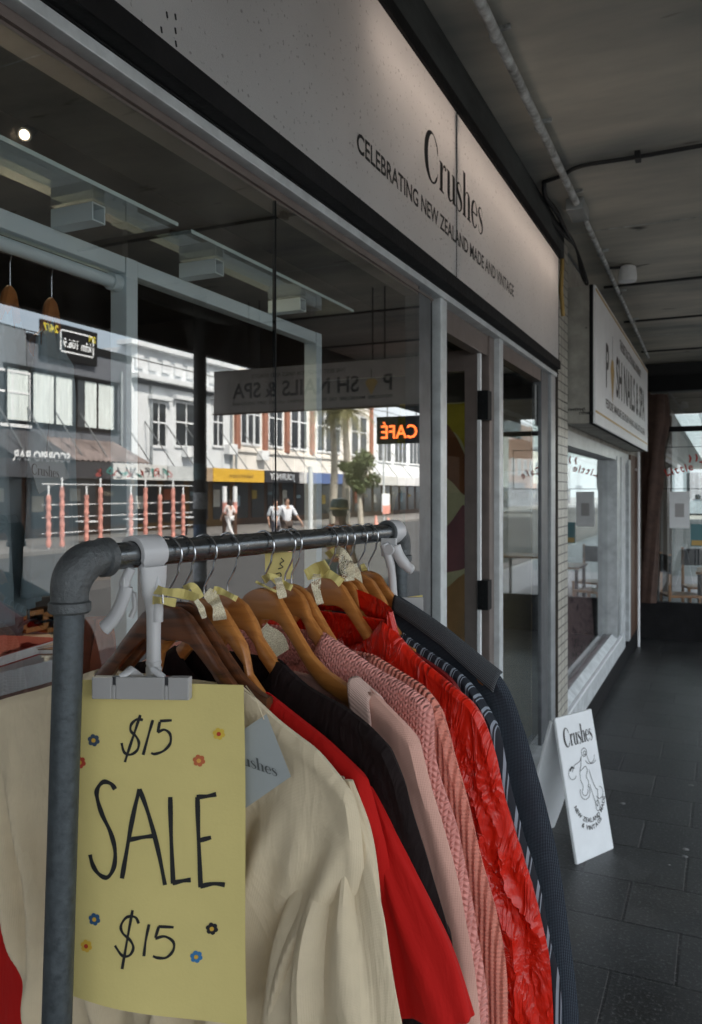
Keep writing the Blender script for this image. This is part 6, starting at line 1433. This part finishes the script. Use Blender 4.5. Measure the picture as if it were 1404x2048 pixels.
def person(loc, rz, label, shirt, trous, swing=.30, H=1.72, long_hair=False, armout=0):
    r = thing('person', loc, label, 'person', 'people walking across the street', rz); s = H/1.72
    J = dict(pel=(0,0,.92), w=(0,0,1.08), ch=(0,.01,1.30), nk=(0,0,1.46), hd=(0,-.01,1.56), top=(0,-.01,1.66))
    hipL, hipR = (.09,0,.90), (-.09,0,.90); kL, kR = (.10,-swing*.55,.50), (-.10,swing*.25,.50); aL, aR = (.10,-swing*.95,.09), (-.10,swing*.95,.13); tL, tR = (.10,-swing*.95-.15,.03), (-.10,swing*.95-.12,.03)
    sL, sR = (.17,0,1.40), (-.17,0,1.40); eL, eR = (.23+armout*.1,swing*.3,1.13), (-.23-armout*.1,-swing*.35,1.13); hL, hR = (.24+armout*.25,swing*.35-.12,.90), (-.24-armout*.25,-swing*.75,.93)
    fin = []
    def S3(p): return Vector(p)*s
    P_ = [J['pel'],J['w'],J['ch'],J['nk'],J['hd'],J['top'],hipL,kL,aL,tL,hipR,kR,aR,tR,sL,eL,hL,sR,eR,hR]
    E_ = [(0,1),(1,2),(2,3),(3,4),(4,5),(0,6),(6,7),(7,8),(8,9),(0,10),(10,11),(11,12),(12,13),(2,14),(14,15),(15,16),(2,17),(17,18),(18,19)]
    Rr = [(.13,.10),(.12,.09),(.15,.10),.055,(.078,.092),(.062,.075),.085,.055,.04,.035,.085,.055,.04,.035,.055,.038,.028,.055,.038,.028]
    for hi, sx in ((16,1),(19,-1)):        # palm, four fingers and a thumb
        b = Vector(P_[hi]); pm = len(P_); P_.append(b+Vector((0,-.02,-.06))); E_.append((hi,pm)); Rr.append((.035,.018))
        for q in range(4):
            k = len(P_); P_.append(P_[pm]+Vector((0,-.030+.018*q,-.045))); P_.append(P_[pm]+Vector((-.012*sx,-.034+.019*q,-.075-.006*(q in (1,2))))); E_.extend([(pm,k),(k,k+1)]); Rr.extend([.009,.007])
        k = len(P_); P_.append(P_[pm]+Vector((0,-.045,.005))); P_.append(P_[pm]+Vector((-.005*sx,-.062,-.025))); E_.extend([(pm,k),(k,k+1)]); Rr.extend([.010,.008])
    skinned('body', [S3(p) for p in P_], E_, [tuple(q*s for q in r_) if isinstance(r_, tuple) else r_*s for r_ in Rr], skin, r)
    skinned('shirt', [S3(p) for p in (J['pel'],J['w'],J['ch'],(0,0,1.43),sL,eL,sR,eR)], [(0,1),(1,2),(2,3),(2,4),(4,5),(2,6),(6,7)], [(.15*s,.12*s),(.14*s,.11*s),(.165*s,.115*s),.062*s,.07*s,.058*s,.07*s,.058*s], mat('shirt_cloth', shirt, .8), r)
    skinned('trousers', [S3(p) for p in (J['pel'],hipL,kL,(aL[0],aL[1],aL[2]+.05),hipR,kR,(aR[0],aR[1],aR[2]+.05))], [(0,1),(1,2),(2,3),(0,4),(4,5),(5,6)], [(.145*s,.115*s),.10*s,.072*s,.06*s,.10*s,.072*s,.06*s], mat('trouser_cloth', trous, .85), r)
    for t_, nm_ in ((tL,1),(tR,1)):
        h = MB(); h.local = True; c_ = S3(t_); h.obox(c_+Vector((0,.05,.005)), (.045,0,0), (0,.13,0), (0,0,.035)); h.build('shoe', M['rubber'], r, bevel=.02)
    h = MB(); h.local = True; c_ = S3((0,-.005,1.60)); h.lathe([(.075,.0-.02),(.092,.03),(.085,.075),(.05,.105),(.005,.112)] if not long_hair else [(.075,-.16),(.095,-.05),(.095,.03),(.085,.075),(.05,.105),(.005,.112)], (c_.x, c_.y+.022, c_.z-.02), 20); h.build('hair', hairm, r, smooth=True)
    h = MB(); h.local = True; c_ = S3((0,-.105,1.565))
    h.tube([c_+Vector((0,.01,.02)), c_+Vector((0,-.012,-.012))], [.008,.014], 8); h.build('nose', skin, r, smooth=True)
    h = MB(); h.local = True
    for q in (-1,1): h.lathe([(.011,-.003),(.009,.003)], (q*.032*s, c_.y+.012, c_.z+.022), 8, axis='Y')
    h.build('eyes', M['black'], r)
    h = MB(); h.local = True; h.obox(c_+Vector((0,.016,-.045)), (.022,0,0), (0,.004,0), (0,0,.004)); h.build('mouth', mat('lips', (.35,.12,.10), .6), r)
    return r
pm_ = mir(574, 1000, 11.2); person((11.2,pm_.y,-.125), R(-60), 'man in a white shirt and dark trousers walking over the road', (.68,.70,.74), (.08,.06,.05), .30, 1.75, armout=.6)
pm_ = mir(551, 1000, 11.9); person((11.9,pm_.y,-.125), R(-60), 'second walker in a pale shirt, half hidden behind the man in white', (.60,.64,.68), (.12,.12,.14), .25, 1.70)
pm_ = mir(459, 1000, 17.0); person((17.0,pm_.y,-.125), R(100), 'woman in white walking away along the far kerb', (.75,.68,.66), (.72,.72,.72), .35, 1.62, long_hair=True)
pm_ = mir(680, 1000, 3.25); pr_ = person((3.25,pm_.y,0), R(200), 'person in a dark green hat and rust orange jacket standing at the near kerb', (.42,.10,.02), (.03,.05,.05), .08, 1.62)
h = MB(); h.local = True; h.lathe([(.150,.0),(.152,.006),(.105,.012),(.112,.03),(.108,.10),(.085,.135),(.0,.150)], (0,.01,1.535), 28); h.build('hat', mat('bottle_green_felt', (.025,.055,.05), .5), pr_, smooth=True)
h = MB(); h.local = True; h.lathe([(.112,.013),(.1155,.03),(.1125,.036)], (0,.01,1.535), 28); h.build('hat_band', M['gold'], pr_, smooth=True)
rg = random.Random(11); h = MB()
for k in range(46):
    x, y = rg.uniform(.15,2.9), rg.uniform(2.2,9.8); r_ = rg.uniform(.006,.017); h.lathe([(r_,.0003),(r_*.8,.0022),(0,.0028)], (x,y,0), 9)
tag(h.build('gum_spots', mat('old_gum', (.17,.17,.165), .8), smooth=True), 'pale flattened gum spots scattered over the dark paving', 'gum spots', kind='stuff')
